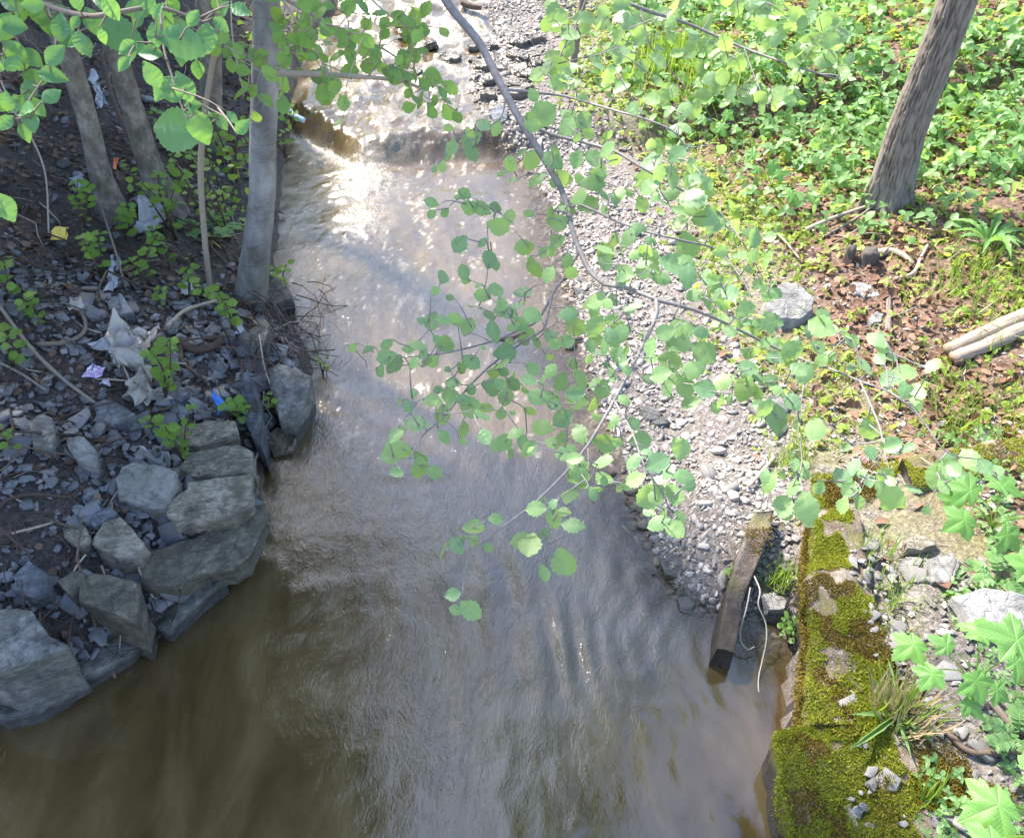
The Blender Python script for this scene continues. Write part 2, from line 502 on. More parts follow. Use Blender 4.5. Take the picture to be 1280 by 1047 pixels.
M['rock_blue'] = rockmat('blue_rock', (0.055, 0.057, 0.068), (0.135, 0.14, 0.16), (0.25, 0.255, 0.28), (0.11, 0.115, 0.085), 0.3)
M['rock_pale'] = rockmat('pale_rock', (0.13, 0.12, 0.115), (0.25, 0.235, 0.22), (0.38, 0.355, 0.33), (0.30, 0.28, 0.24), 0.3)

def concrete():
    m, nt, b = newmat('old_concrete')
    v = geo_pos(nt)
    c = ramp(nt, noise(nt, v, 7, 7, 0.7), [(0.3, (0.055, 0.036, 0.024)), (0.5, (0.13, 0.095, 0.068)), (0.7, (0.28, 0.24, 0.205))])
    c = mixc(nt, ramp(nt, noise(nt, v, 90, 2), [(0.62, (0, 0, 0)), (0.7, (0.7,) * 3)]), c, (0.5, 0.44, 0.4))
    c = mixc(nt, ramp(nt, noise(nt, v, 4, 4), [(0.5, (0, 0, 0)), (0.64, (0.7,) * 3)]), c, (0.13, 0.115, 0.02))
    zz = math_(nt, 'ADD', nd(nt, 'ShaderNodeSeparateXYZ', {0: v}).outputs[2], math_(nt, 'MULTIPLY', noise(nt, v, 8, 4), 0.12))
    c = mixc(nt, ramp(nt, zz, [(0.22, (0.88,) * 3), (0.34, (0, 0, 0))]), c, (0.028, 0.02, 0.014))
    nt.links.new(c, b.inputs['Base Color'])
    b.inputs['Roughness'].default_value = 0.85
    bump(nt, b, math_(nt, 'ADD', noise(nt, v, 40, 6, 0.7), noise(nt, v, 110, 3)), 0.8, 0.012)
    return m
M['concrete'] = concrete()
M['rubble'] = simple('rubble_stone', [(0.0, (0.08, 0.075, 0.08)), (0.4, (0.19, 0.175, 0.165)), (0.8, (0.31, 0.285, 0.26)), (1.0, (0.42, 0.36, 0.31))], 0.75, 24, 0.35, 0.6, 0.006, 0.5)

def bark_smooth():
    m, nt, b = newmat('smooth_grey_bark')
    v = geo_pos(nt)
    lent = noise(nt, nd(nt, 'ShaderNodeMapping', {'Vector': v, 'Scale': (9, 9, 70)}).outputs[0], 1.0, 4, 0.6, 0.6)
    big = noise(nt, nd(nt, 'ShaderNodeMapping', {'Vector': v, 'Scale': (4, 4, 2.2)}).outputs[0], 1.0, 5, 0.6)
    c = ramp(nt, big, [(0.33, (0.10, 0.092, 0.088)), (0.5, (0.21, 0.20, 0.195)), (0.66, (0.36, 0.345, 0.33))])
    c = mixc(nt, ramp(nt, lent, [(0.58, (0, 0, 0)), (0.72, (0.5,) * 3)]), c, (0.075, 0.062, 0.055))
    c = mixc(nt, ramp(nt, lent, [(0.28, (0.4,) * 3), (0.38, (0, 0, 0))]), c, (0.36, 0.345, 0.33))
    # scars of old twigs: rings round the stem
    sc_ = noise(nt, nd(nt, 'ShaderNodeMapping', {'Vector': v, 'Scale': (0.9, 0.9, 3.6)}).outputs[0], 1.0, 2, 0.5, 0.3)
    near = math_(nt, 'ABSOLUTE', math_(nt, 'SUBTRACT', sc_, 0.5))
    scar = ramp(nt, math_(nt, 'ADD', near, math_(nt, 'MULTIPLY', big, 0.02)), [(0.008, (0.45,) * 3), (0.016, (0, 0, 0))])
    c = mixc(nt, scar, c, (0.05, 0.042, 0.038))
    low = nd(nt, 'ShaderNodeSeparateXYZ', {0: v}).outputs[2]
    foot = ramp(nt, math_(nt, 'ADD', low, math_(nt, 'MULTIPLY', big, 0.6)), [(0.5, (0.65,) * 3), (1.0, (0.0,) * 3)])
    c = mixc(nt, foot, c, (0.12, 0.11, 0.055))
    nt.links.new(c, b.inputs['Base Color'])
    b.inputs['Roughness'].default_value = 0.6
    h = math_(nt, 'SUBTRACT', lent, math_(nt, 'MULTIPLY', scar, 0.8))
    bump(nt, b, h, 0.8, 0.010)
    return m
M['bark_smooth'] = bark_smooth()

def bark_dark():
    m, nt, b = newmat('dark_bark')
    v = geo_pos(nt)
    big = noise(nt, nd(nt, 'ShaderNodeMapping', {'Vector': v, 'Scale': (9, 9, 7)}).outputs[0], 1.0, 7, 0.72)
    c = ramp(nt, big, [(0.34, (0.06, 0.048, 0.04)), (0.5, (0.15, 0.125, 0.105)), (0.64, (0.27, 0.235, 0.20))])
    c = mixc(nt, ramp(nt, noise(nt, v, 5, 4), [(0.5, (0, 0, 0)), (0.7, (0.5,) * 3)]), c, (0.11, 0.115, 0.055))
    nt.links.new(c, b.inputs['Base Color'])
    b.inputs['Roughness'].default_value = 0.75
    bump(nt, b, noise(nt, nd(nt, 'ShaderNodeMapping', {'Vector': v, 'Scale': (45, 45, 30)}).outputs[0], 1.0, 5), 0.9, 0.012)
    return m
M['bark_dark'] = bark_dark()

def bark_furrow():
    m, nt, b = newmat('furrowed_bark')
    a = nd(nt, 'ShaderNodeAttribute', attribute_name='ridge').outputs['Fac']
    v = geo_pos(nt)
    n = noise(nt, v, 35, 6, 0.7)
    f = math_(nt, 'ADD', math_(nt, 'MULTIPLY', a, 0.75), math_(nt, 'MULTIPLY', n, 0.35))
    c = ramp(nt, f, [(0.2, (0.055, 0.041, 0.034)), (0.45, (0.115, 0.09, 0.076)), (0.8, (0.20, 0.165, 0.14))])
    c = mixc(nt, ramp(nt, noise(nt, v, 3, 3), [(0.5, (0, 0, 0)), (0.65, (0.35,) * 3)]), c, (0.22, 0.21, 0.17))
    nt.links.new(c, b.inputs['Base Color'])
    b.inputs['Roughness'].default_value = 0.85
    bump(nt, b, n, 0.6, 0.008)
    return m
M['bark_furrow'] = bark_furrow()

def woodmat(name, c0, c1, c2):
    m, nt, b = newmat(name)
    v = coords(nt, 'UV', (14, 3.0, 1))
    n = noise(nt, v, 1.5, 6, 0.7, 0.5)
    nt.links.new(ramp(nt, n, [(0.3, c0), (0.5, c1), (0.72, c2)]), b.inputs['Base Color'])
    b.inputs['Roughness'].default_value = 0.8
    bump(nt, b, n, 0.6, 0.008)
    return m
M['stump'] = woodmat('dark_stump_wood', (0.02, 0.015, 0.012), (0.07, 0.055, 0.045), (0.17, 0.14, 0.12))
M['log'] = woodmat('weathered_wood', (0.10, 0.072, 0.05), (0.30, 0.23, 0.165), (0.46, 0.38, 0.30))
M['rotten'] = woodmat('rotten_wood', (0.04, 0.028, 0.022), (0.13, 0.10, 0.08), (0.30, 0.25, 0.21))

def plainmat(name, col, rough=0.5, trans=0.0, spec=0.5, nscale=30, var=0.3, alpha=1.0):
    m, nt, b = newmat(name)
    n = noise(nt, geo_pos(nt), nscale, 4)
    nt.links.new(mixc(nt, n, tuple(c * (1 - var) for c in col), tuple(min(1, c * (1 + var)) for c in col)), b.inputs['Base Color'])
    b.inputs['Roughness'].default_value = rough
    b.inputs['Specular IOR Level'].default_value = spec
    b.inputs['Alpha'].default_value = alpha
    if trans:
        tr = nd(nt, 'ShaderNodeBsdfTranslucent', {'Color': (*col, 1)})
        mx = nd(nt, 'ShaderNodeMixShader', {0: trans, 1: b.outputs[0], 2: tr.outputs[0]})
        out = [x for x in nt.nodes if x.type == 'OUTPUT_MATERIAL'][0]
        nt.links.new(mx.outputs[0], out.inputs[0])
    return m
M['clear_plastic'] = plainmat('clear_plastic', (0.56, 0.50, 0.45), 0.25, 0.3, 0.7, 22, 0.35, 0.8)
M['white_plastic'] = plainmat('white_plastic', (0.42, 0.42, 0.46), 0.35, 0.2, 0.5, 20, 0.2)
M['yellow_paper'] = plainmat('yellow_paper', (0.75, 0.55, 0.10), 0.5, 0, 0.4, 40, 0.3)
M['blue_plastic'] = plainmat('blue_plastic', (0.02, 0.17, 0.62), 0.3, 0.1, 0.6, 30, 0.4)
M['pale_blue_plastic'] = plainmat('pale_blue_plastic', (0.42, 0.55, 0.64), 0.4, 0, 0.5, 30, 0.2)
M['orange_plastic'] = plainmat('orange_plastic', (0.72, 0.14, 0.04), 0.5)
M['cord'] = plainmat('cord_plastic', (0.40, 0.36, 0.27), 0.5, 0, 0.4, 60, 0.3)
M['dandelion'] = plainmat('dandelion_petals', (0.85, 0.62, 0.02), 0.6)

def purple_print():
    m, nt, b = newmat('purple_wrapper')
    n = noise(nt, geo_pos(nt), 26, 2)
    nt.links.new(ramp(nt, n, [(0.44, (0.68, 0.66, 0.72)), (0.5, (0.30, 0.13, 0.42)), (0.6, (0.62, 0.58, 0.70))]), b.inputs['Base Color'])
    b.inputs['Roughness'].default_value = 0.35
    return m
M['purple_wrapper'] = purple_print()

# ------------------------------------------------------------------ leaf shapes: base at the origin, +Y to the tip, +Z the upper face
def leaf_shape(kind, seed, rows=9, cols=2):
    r = np.random.default_rng(seed)
    t = np.linspace(0, 1, rows)
    if kind == 'alder':   w = (0.335 + 0.07 * r.random()) * np.sin(np.pi * np.clip(t, 0, 1) ** (0.92 + .16 * r.random())) ** 0.70
    elif kind == 'elm':   w = 0.33 * np.sin(np.pi * t ** 0.85) ** 0.75 * (1 - 0.25 * t ** 4)
    elif kind == 'round': w = 0.40 * np.sin(np.pi * t ** 0.9) ** 0.6
    else:                 w = 0.30 * np.sin(np.pi * t ** 0.8) ** 0.8
    w[0] = 0.03; w[-1] = 0.015
    fold, droop, cup = r.uniform(0.05, 0.42), r.uniform(-0.08, 0.42), r.uniform(-0.2, 0.2)
    V, U = [], []
    for i in range(rows):
        for j in range(-cols, cols + 1):
            f = j / cols
            ser = 0
            if abs(j) == cols and 0 < i < rows - 1: ser = ((0.04 if i % 2 else -0.02) + r.uniform(-0.012, 0.012)) * (0.45 if kind == 'elm' else 1)
            x = f * (w[i] + ser)
            z = fold * abs(x) + cup * (x / 0.45) ** 2 - droop * t[i] ** 2 + r.uniform(-0.018, 0.018)
            V.append((x, t[i] + (0.05 * abs(f) * (1 - t[i]) if 0 < i else 0), z)); U.append((0.5 + 0.5 * f * w[i] / max(w.max(), .01), t[i]))
    F = []
    k = 2 * cols + 1
    for i in range(rows - 1):
        for j in range(2 * cols):
            a = i * k + j
            F += [(a, a + 1, a + k + 1), (a, a + k + 1, a + k)]
    return np.array(V), np.array(F), np.array(U)

def maple_shape(seed):
    r = np.random.default_rng(seed)
    pts = []
    lobes = [(-2.15, 0.55), (-1.22, 0.84), (0, 1.0), (1.22, 0.84), (2.15, 0.55)]
    # outline as angle from +Y about the leaf's joint, radius
    prof = []
    for n, (a, R) in enumerate(lobes):
        R *= r.uniform(0.93, 1.07)
        for da, f in ((-0.37, .68), (-0.29, .82), (-0.22, .76), (-0.1, .90), (0, 1.0), (0.1, .90), (0.22, .76), (0.29, .82), (0.37, .68)):
            prof.append((a + da * (1.25 if n != 2 else 1.15), R * f))
        if n < 4: prof.append(((a + lobes[n + 1][0]) / 2, 0.56 if n in (1, 2) else 0.48))
    c = np.array([0, 0.0, 0])
    V = [(0, 0, 0)]; U = [(0.5, 0.5)]
    dr = r.uniform(0.1, 0.5)
    for a, R in prof:
        x, y = R * math.sin(a), R * math.cos(a)
        V.append((x * 0.62, y * 0.62, -dr * R * R * 0.5 + r.uniform(-.02, .03))); U.append((0.5 + 0.45 * x, 0.5 + 0.45 * y))
    n = len(prof)
    for a, R in prof:
        R2 = 0.33 + 0.12 * R; x, y = R2 * math.sin(a), R2 * math.cos(a)
        near = min(abs(a - l[0]) for l in lobes)
        V.append((x * 0.62, y * 0.62, -dr * R2 * R2 * 0.5 + 0.05 * min(near / .5, 1))); U.append((0.5 + 0.45 * x, 0.5 + 0.45 * y))
    F = [(0, n + i + 1, n + i) for i in range(1, n)] + [(0, n + 1, n + n)]
    for i in range(1, n + 1):
        j = i % n + 1
        if i == n: continue
        F += [(n + i, n + j, j), (n + i, j, i)]
    V = np.array(V); V[:, 1] += 0.18
    return V, np.array(F)[:, ::-1].copy() if False else np.array(F), np.array(U)

LEAF = {}
for kind, rows, cols in (('alder', 12, 2), ('elm', 21, 2), ('round', 6, 1), ('lance', 6, 1)):
    LEAF[kind] = [leaf_shape(kind, 50 + i, rows, cols) for i in range(6)]
LEAF['maple'] = [maple_shape(80 + i) for i in range(5)]
def simple_leaf(seed):
    r = np.random.default_rng(seed); f = r.uniform(.05, .25)
    V = np.array([(0, 0, 0), (.34, .3, f * .3), (.28, .7, f * .2), (0, 1, -.1), (-.28, .7, f * .2), (-.34, .3, f * .3)])
    return V, np.array([(0, 1, 2), (0, 2, 3), (0, 3, 4), (0, 4, 5)]), np.column_stack([V[:, 0] + .5, V[:, 1]])
LEAF['small'] = [simple_leaf(i) for i in range(4)]
def trifoliate(seed):
    r = np.random.default_rng(seed); parts = []
    for a in (0, 1.9 + r.uniform(-.2, .2), -1.9 + r.uniform(-.2, .2)):
        V, F, U = simple_leaf(int(r.integers(1000)))
        V = V * (r.uniform(.8, 1.1)); V[:, 2] -= 0.25 * V[:, 1] ** 2 * r.uniform(0, 1)
        ca, sa = math.cos(a), math.sin(a)
        parts.append((np.column_stack([V[:, 0] * ca + V[:, 1] * sa, -V[:, 0] * sa + V[:, 1] * ca, V[:, 2]]), F, U))
    return join(parts)
LEAF['tri'] = [trifoliate(i) for i in range(5)]
LMESH = {}
def leaf_mesh(kind, mat):
    k = (kind, mat)
    if k not in LMESH:
        LMESH[k] = [mk('leaf', V, F, M[mat], True, U) for V, F, U in LEAF[kind]]
    return LMESH[k][random.randrange(len(LMESH[k]))]

TOCAM = lambda p: norm(np.array([0, 0, CAM_H]) - np.asarray(p, float))

# convex slabs and pebbles
def slab_shape(seed, thick=0.16):
    r = np.random.default_rng(seed)
    n = int(r.integers(5, 8))
    a = np.sort(r.uniform(0, 2 * math.pi, n) * 0.35 + np.arange(n) * 2 * math.pi / n)
    asp = r.uniform(0.5, 0.95)
    p = np.column_stack([np.cos(a), np.sin(a) * asp]) * r.uniform(0.75, 1.05, (n, 1)) * 0.5
    tl = r.uniform(-0.12, 0.12, 2)
    V = []
    for s, z in ((0.9, thick / 2), (1.0, thick / 2 - 0.035), (0.97, -thick / 2)):
        for q in p: V.append((q[0] * s, q[1] * s, z + q @ tl + r.uniform(-.012, .012)))
    F = []
    for k in range(2):
        for i in range(n):
            j = (i + 1) % n
            a_, b_, c_, d_ = k * n + i, k * n + j, (k + 1) * n + j, (k + 1) * n + i
            F += [(a_, d_, c_), (a_, c_, b_)]
    for i in range(1, n - 1): F.append((0, i, i + 1))
    for i in range(1, n - 1): F.append((2 * n, 2 * n + i + 1, 2 * n + i))
    return np.array(V), np.array(F)

def pebble_shape(seed):
    r = np.random.default_rng(seed)
    V, F = [], []
    n = 7
    for k, (s, z) in enumerate(((0.5, .5), (0.92, .25), (1.0, -.1), (0.6, -.5))):
        for i in range(n):
            a = (i + .5 * (k % 2)) * 2 * math.pi / n
            V.append((math.cos(a) * s * .5, math.sin(a) * s * .5, z * .6))
    V = np.array(V) * (1 + r.uniform(-.22, .22, (len(V), 1)))
    V[:, 1] *= r.uniform(.5, .9); V[:, 2] *= r.uniform(.35, .75)
    for k in range(3):
        for i in range(n):
            j = (i + 1) % n
            F += [(k * n + i, (k + 1) * n + i, (k + 1) * n + j), (k * n + i, (k + 1) * n + j, k * n + j)]
    for i in range(1, n - 1): F.append((0, i, i + 1))
    return V, np.array(F)
SLAB = [slab_shape(i) for i in range(10)]
PEB = [pebble_shape(i + 40) for i in range(10)]

def rock_mesh(outline, tilt, depth, mat, seed, rough=0.05, strata=0.04, under=1.02, lip=0.03, m=60, chips=4):
    """outline: world points of the stone's upper face; builds the full stone below it"""
    r = np.random.default_rng(seed)
    P = np.asarray(outline, float)
    c = P.mean(0)
    seg = np.linalg.norm(np.roll(P, -1, 0) - P, axis=1); L = np.concatenate([[0], np.cumsum(seg)])
    Q = np.vstack([P, P[:1]])
    u = np.sort(np.concatenate([L[:-1], np.linspace(0, L[-1], m - len(P), endpoint=False) + L[-1] * .003]))
    ring = np.column_stack([np.interp(u, L, Q[:, k]) for k in range(3)])
    ring[:, :2] += 0.35 * rough * fbm(ring[:, :2] * 9 + seed, ring[:, 1:2] * 9, 0, 3)[..., :2] * 0.4
    size = np.sqrt(seg.sum() / 4)
    V, F = [], []
    zoff = lambda q: (q[:, :2] - c[:2]) @ np.asarray(tilt)
    top = []
    for s in (0.15, 0.3, 0.45, 0.58, 0.7, 0.81, 0.9, 0.97):
        q = c + (ring - c) * s
        q[:, 2] = c[2] + zoff(q)
        q[:, 2] += rough * 0.30 * fbm(q[:, 0] * 9 + seed, q[:, 1] * 9, 0, 4) + rough * 0.6 * np.round(3 * fbm(q[:, 0] * 2.6 + seed, q[:, 1] * 2.6, 4, 2)) / 3
        top.append(q)
    e = ring.copy(); e[:, 2] = c[2] + zoff(e) - lip * (0.6 + 0.8 * r.random(m))
    rings = top + [e]
    nl = 12
    for k in range(1, nl + 1):
        f = k / nl
        q = c + (ring - c) * (1 + (under - 1) * math.sin(f * math.pi / 2))
        q[:, 2] = e[:, 2] - depth * f
        d = norm((ring - c)[:, :2])
        amt = strata * np.round(2.2 * fbm(q[:, 0] * 2 + seed, q[:, 1] * 2, q[:, 2] * 15, 2)) / 2.2 + rough * 0.35 * fbm(q[:, 0] * 8, q[:, 1] * 8 + seed, q[:, 2] * 8, 3)
        q[:, :2] += d * amt[:, None]
        rings.append(q)
    top_c = c.copy(); top_c[2] = rings[0][:, 2].mean()
    V = np.vstack([top_c] + rings)
    # break the corners off along flat planes, as split stone does
    cc = V.mean(0); W = V - cc
    for q in range(chips):
        az = r.uniform(0, 2 * math.pi); el = r.choice([r.uniform(-.2, .35), r.uniform(.5, 1.2)])
        nrm = np.array([math.cos(az) * math.cos(el), math.sin(az) * math.cos(el), math.sin(el)])
        pr = W @ nrm
        over = np.maximum(pr - pr.max() * r.uniform(0.90, 0.97), 0)
        W = W - over[:, None] * nrm
    out = norm(W)
    W += out * (rough * 0.16 * fbm(W[:, 0] * 22 + seed, W[:, 1] * 22, W[:, 2] * 40, 3))[:, None]
    V = W + cc
    i = np.arange(m); j = (i + 1) % m
    F = [np.stack([np.zeros(m, int), 1 + i, 1 + j], -1)]
    for k in range(len(rings) - 1):
        a = 1 + k * m
        F += [np.stack([a + i, a + m + i, a + m + j], -1), np.stack([a + i, a + m + j, a + j], -1)]
    # keep winding outward
    area = np.sum(P[:, 0] * np.roll(P[:, 1], -1) - P[:, 1] * np.roll(P[:, 0], -1))
    F = np.concatenate(F)
    if area < 0: F = F[:, ::-1].copy()
    return mk('stone', V, F, mat, False)

# ------------------------------------------------------------------ the setting: ground, creek, far woods
def graded(lo, hi, step, far_lo, far_hi, n):
    core = np.arange(lo, hi + 1e-6, step)
    a = lo - (np.geomspace(step, lo - far_lo, n))[::-1]
    b = hi + np.geomspace(step, far_hi - hi, n)
    return np.concatenate([a, core, b])

def grid_faces(ny, nx):
    i = np.arange(ny - 1)[:, None] * nx + np.arange(nx - 1)[None]
    return np.stack([i, i + 1, i + nx + 1, i + nx], -1).reshape(-1, 4)

gx = graded(-6.5, 7.5, 0.05, -70, 70, 22)
gy = graded(0.8, 14.5, 0.05, -30, 90, 22)
X, Y = np.meshgrid(gx, gy)
Z = ground_h(X, Y)
fine = (np.abs(X) < 8) & (Y < 16)
Z = Z + np.where(fine, 0.016 * fbm(X * 11, Y * 11, 6, 3), 0)
dl, dr = xl(Y) - X, X - xr(Y)
V = np.stack([X, Y, Z], -1).reshape(-1, 3)

def soil():
    m, nt, b = newmat('bank_soil')
    v = geo_pos(nt)
    n1, n2, n3 = noise(nt, v, 6, 7, .7), noise(nt, v, 34, 6, .75), noise(nt, v, 2.2, 3)
    dark = ramp(nt, n2, [(0.3, (0.02, 0.015, 0.014)), (0.5, (0.065, 0.051, 0.046)), (0.7, (0.16, 0.132, 0.12))])
    litter = ramp(nt, n2, [(0.3, (0.055, 0.028, 0.02)), (0.48, (0.14, 0.085, 0.06)), (0.6, (0.23, 0.16, 0.115)), (0.75, (0.38, 0.30, 0.25))])
    gravel = ramp(nt, n2, [(0.3, (0.05, 0.042, 0.038)), (0.5, (0.17, 0.145, 0.128)), (0.68, (0.36, 0.315, 0.285))])
    bed = ramp(nt, n1, [(0.3, (0.06, 0.038, 0.02)), (0.55, (0.16, 0.11, 0.06)), (0.75, (0.25, 0.19, 0.12))])
    at_ = lambda k: nd(nt, 'ShaderNodeAttribute', attribute_name=k).outputs['Fac']
    c = mixc(nt, at_('gravel'), litter, gravel)
    c = mixc(nt, ramp(nt, math_(nt, 'MULTIPLY', at_('mossy'), math_(nt, 'ADD', math_(nt, 'MULTIPLY', n1, 0.6), math_(nt, 'MULTIPLY', n2, 0.6))), [(0.45, (0, 0, 0)), (0.65, (0.35,) * 3)]), c, ramp(nt, n2, [(0.3, (0.10, 0.11, 0.015)), (0.7, (0.28, 0.28, 0.05))]))
    c = mixc(nt, at_('dark'), c, dark)
    c = mixc(nt, at_('bed'), c, bed)
    nt.links.new(c, b.inputs['Base Color'])
    nt.links.new(ramp(nt, at_('dark'), [(0, (.9,) * 3), (1, (.6,) * 3)]), b.inputs['Roughness'])
    b.inputs['Specular IOR Level'].default_value = 0.3
    bump(nt, b, math_(nt, 'ADD', n2, noise(nt, v, 90, 4)), 0.8, 0.02)
    return m
gme = mk('ground', V, grid_faces(len(gy), len(gx)), soil(), True)
nz = fbm(X * 1.3, Y * 1.3, 9, 3)
attr(gme, 'dark', smooth((dl + 0.1) / 0.15))
attr(gme, 'gravel', smooth((2.1 + 0.6 * nz - dr) / 0.5) * (dr > -0.1))
attr(gme, 'mossy', smooth((dr - 0.9) / 0.4) * smooth((2.4 - dr) / 0.6))
attr(gme, 'bed', smooth(np.minimum(-dl, -dr) / 0.15 + 0.35))
ground = put('ground', gme, kind='structure')

# creek water
wx = np.arange(-4.3, 2.6, 0.022)
wy = np.concatenate([np.arange(0.5, 9.5, 0.02), np.arange(9.5, 15.0, 0.035), np.geomspace(15.05, 40, 40)])
X, Y = np.meshgrid(wx, wy)
X = X - 0.12 * np.maximum(Y - 15, 0)
s = Y - ledge_y(X)
Zb = wbase(X, Y)
dl, dr = X - xl(Y), xr(Y) - X
ins = np.minimum(dl, dr)
# how rough the flow is: glassy by the wall, rippled in the pool, broken at and above the drop
plume = np.exp(-(((X - _ledge[3][0] - 0.02) / 0.33) ** 2 + ((Y - _ledge[3][1] + 0.15) / 0.5) ** 2))
plume = np.maximum(plume, 0.75 * np.exp(-(((X - _ledge[3][0] - 0.10) / 0.28) ** 2 + ((Y - _ledge[3][1] + 0.9) / 0.45) ** 2)))
tail = np.exp(-((X + 0.75) / 0.55) ** 2) * smooth((Y - 3.6) / 2.5) * smooth((ledge_y(X) - Y + 0.2) / 0.3)
rough_up = smooth((s + 0.05) / 0.35)
calm = np.maximum(smooth((X - 0.35 - 0.25 * (Y - 1.5)) / 0.7) * smooth((3.1 - Y) / 0.8), smooth((-0.35 - X) / 1.3) * smooth((4.2 - Y) / 1.8) * 0.6)
mid = (1 - calm) * smooth((Y - 1.2) / 2.0)
wxw = X + 0.12 * fbm(X * 2.2, Y * 1.6, 4, 2)
wyw = Y + 0.12 * fbm(X * 2.2, Y * 1.6, 14, 2)
str1 = fbm(wxw * 9, wyw * 3.2, 1, 4)
str2 = fbm(wxw * 22, wyw * 8, 2, 3)
cross = fbm(wxw * 3.2, wyw * 5.0, 3, 3)
Zw = Zb + 0.0045 * (0.7 + mid) * cross + 0.005 * mid * str1 + 0.0014 * (0.35 + mid) * str2 * (1 - 0.6 * calm)
# rings spreading from the wall's corner
rr = np.hypot(X - 1.42, Y - 2.55)
ringamp = 0.0017 * smooth((rr - 0.12) / 0.2) * smooth((1.35 - rr) / 0.7) * smooth((0.9 - (X - 0.2 - .1 * Y)) / .5 + 0.25)
Zw += ringamp * np.sin(rr * 46 + 4.5 * fbm(X * 3, Y * 3, 7, 3)) * (0.1 + 1.2 * vnoise(X * 3.5, Y * 3.5, 3))
# long wandering streaks where the current runs past the gravel tip
stk = smooth((X + 0.5) / 0.5) * smooth((3.5 - Y) / 0.6) * smooth((1.35 - X) / .4 + .2)
Zw += stk * 0.0065 * np.sin(30 * (X + 0.22 * Y) + 5.5 * fbm(X * 1.7, Y * 1.1, 27, 3)) * smooth(vnoise(X * 3, Y * 1.5, 9) * 2 - .6)
Zw += stk * 0.0034 * fbm(X * 13, Y * 6, 19, 3)
turb = fbm(wxw * 6, wyw * 4.5, 11, 5)
Zw += rough_up * (0.05 * turb + 0.03 * np.abs(str1)) * smooth(ins / 0.2)
Zw += plume * (0.06 + 0.07 * np.abs(fbm(X * 9, Y * 9, 21, 4)))
Zw += tail * 0.013 * fbm(wxw * 10, wyw * 6, 31, 4)
# the smooth tongue where the flow goes over the ledge
foam_sparkle = plume * smooth((0.35 * plume + 0.5 * fbm(X * 10, Y * 8, 41, 5) + 0.22) / 0.4) * 1.05
foam_sparkle = np.maximum(foam_sparkle, rough_up * smooth((turb * 1.3 + str1 * 0.9 + str2 * .5 + 0.15) / 0.5) * (0.34 + 0.5 * smooth((s - 0.9) / 1.5)))
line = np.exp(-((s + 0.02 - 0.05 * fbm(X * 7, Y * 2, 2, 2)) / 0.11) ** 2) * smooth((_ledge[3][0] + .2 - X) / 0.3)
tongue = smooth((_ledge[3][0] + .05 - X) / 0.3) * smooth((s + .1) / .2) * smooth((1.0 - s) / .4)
foam_sparkle = foam_sparkle * (1 - .75 * tongue)
foam_sparkle = np.maximum(foam_sparkle, line * (0.6 + 0.6 * vnoise(X * 14, Y * 14, 3)))
foam_sparkle = np.maximum(foam_sparkle, tail * smooth((str1 * 1.3 + str2 * 0.9 - 0.55) / 0.35) * 0.7)
foam_sparkle = np.maximum(foam_sparkle, mid * smooth((fbm(wxw * 46, wyw * 13, 51, 3) + 0.4 * str1 - 0.48) / 0.10) * 0.62 * smooth((Y - 3.4) / 1.2))  # sun sparkles on the pool, painted as thin pale dashes
foam_sparkle = np.maximum(foam_sparkle, smooth((fbm(wxw * 36, wyw * 18, 61, 2) - 0.80) / 0.08) * 0.18)
shallow = smooth((0.55 - dr) / 0.55) * smooth((Y - 2.3) / 0.4) * (s < 0.4) + 0.5 * smooth((0.16 - dl) / 0.16) * (Y > 2.2)

def water_mat():
    m, nt, b = newmat('muddy_water')
    v = geo_pos(nt)
    at_ = lambda k: nd(nt, 'ShaderNodeAttribute', attribute_name=k).outputs['Fac']
    fl = nd(nt, 'ShaderNodeMapping', {'Vector': v, 'Scale': (1.0, 0.33, 1.0)}).outputs[0]
    silt = noise(nt, fl, 3.0, 5, 0.6, 0.8)
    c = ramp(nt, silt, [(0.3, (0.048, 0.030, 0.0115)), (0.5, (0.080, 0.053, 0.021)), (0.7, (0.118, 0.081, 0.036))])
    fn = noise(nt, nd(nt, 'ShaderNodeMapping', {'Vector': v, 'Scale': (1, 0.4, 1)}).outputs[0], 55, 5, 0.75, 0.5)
    ff = math_(nt, 'MULTIPLY', at_('foam_sparkle'), ramp(nt, fn, [(0.38, (0.15,) * 3), (0.6, (1.25,) * 3)]), True)
    c = mixc(nt, ff, c, (0.40, 0.35, 0.285))  # one warm tint for foam and the painted sun sparkles
    nt.links.new(c, b.inputs['Base Color'])
    nt.links.new(math_(nt, 'ADD', 0.045, math_(nt, 'MULTIPLY', ff, 0.5)), b.inputs['Roughness'])
    b.inputs['IOR'].default_value = 1.51
    nt.links.new(math_(nt, 'SUBTRACT', 1.0, math_(nt, 'MULTIPLY', ff, 0.8), True), b.inputs['Specular IOR Level'])
    nt.links.new(math_(nt, 'SUBTRACT', 1.0, math_(nt, 'MULTIPLY', at_('shallow'), 0.5), True), b.inputs['Alpha'])
    h1 = noise(nt, nd(nt, 'ShaderNodeMapping', {'Vector': v, 'Scale': (1.0, 0.55, 1.0), 'Rotation': (0, 0, -0.2)}).outputs[0], 17, 4, 0.6, 2.2)
    h2 = noise(nt, nd(nt, 'ShaderNodeMapping', {'Vector': v, 'Scale': (1.0, 0.5, 1.0), 'Rotation': (0, 0, 0.35)}).outputs[0], 52, 3, 0.6, 1.8)
    h = math_(nt, 'ADD', h1, math_(nt, 'MULTIPLY', h2, 0.4))
    bn = nd(nt, 'ShaderNodeBump', {'Height': h, 'Distance': 0.012})
    nt.links.new(math_(nt, 'ADD', 0.06, math_(nt, 'MULTIPLY', at_('chop'), 0.30)), bn.inputs['Strength'])
    nt.links.new(bn.outputs[0], b.inputs['Normal'])
    return m
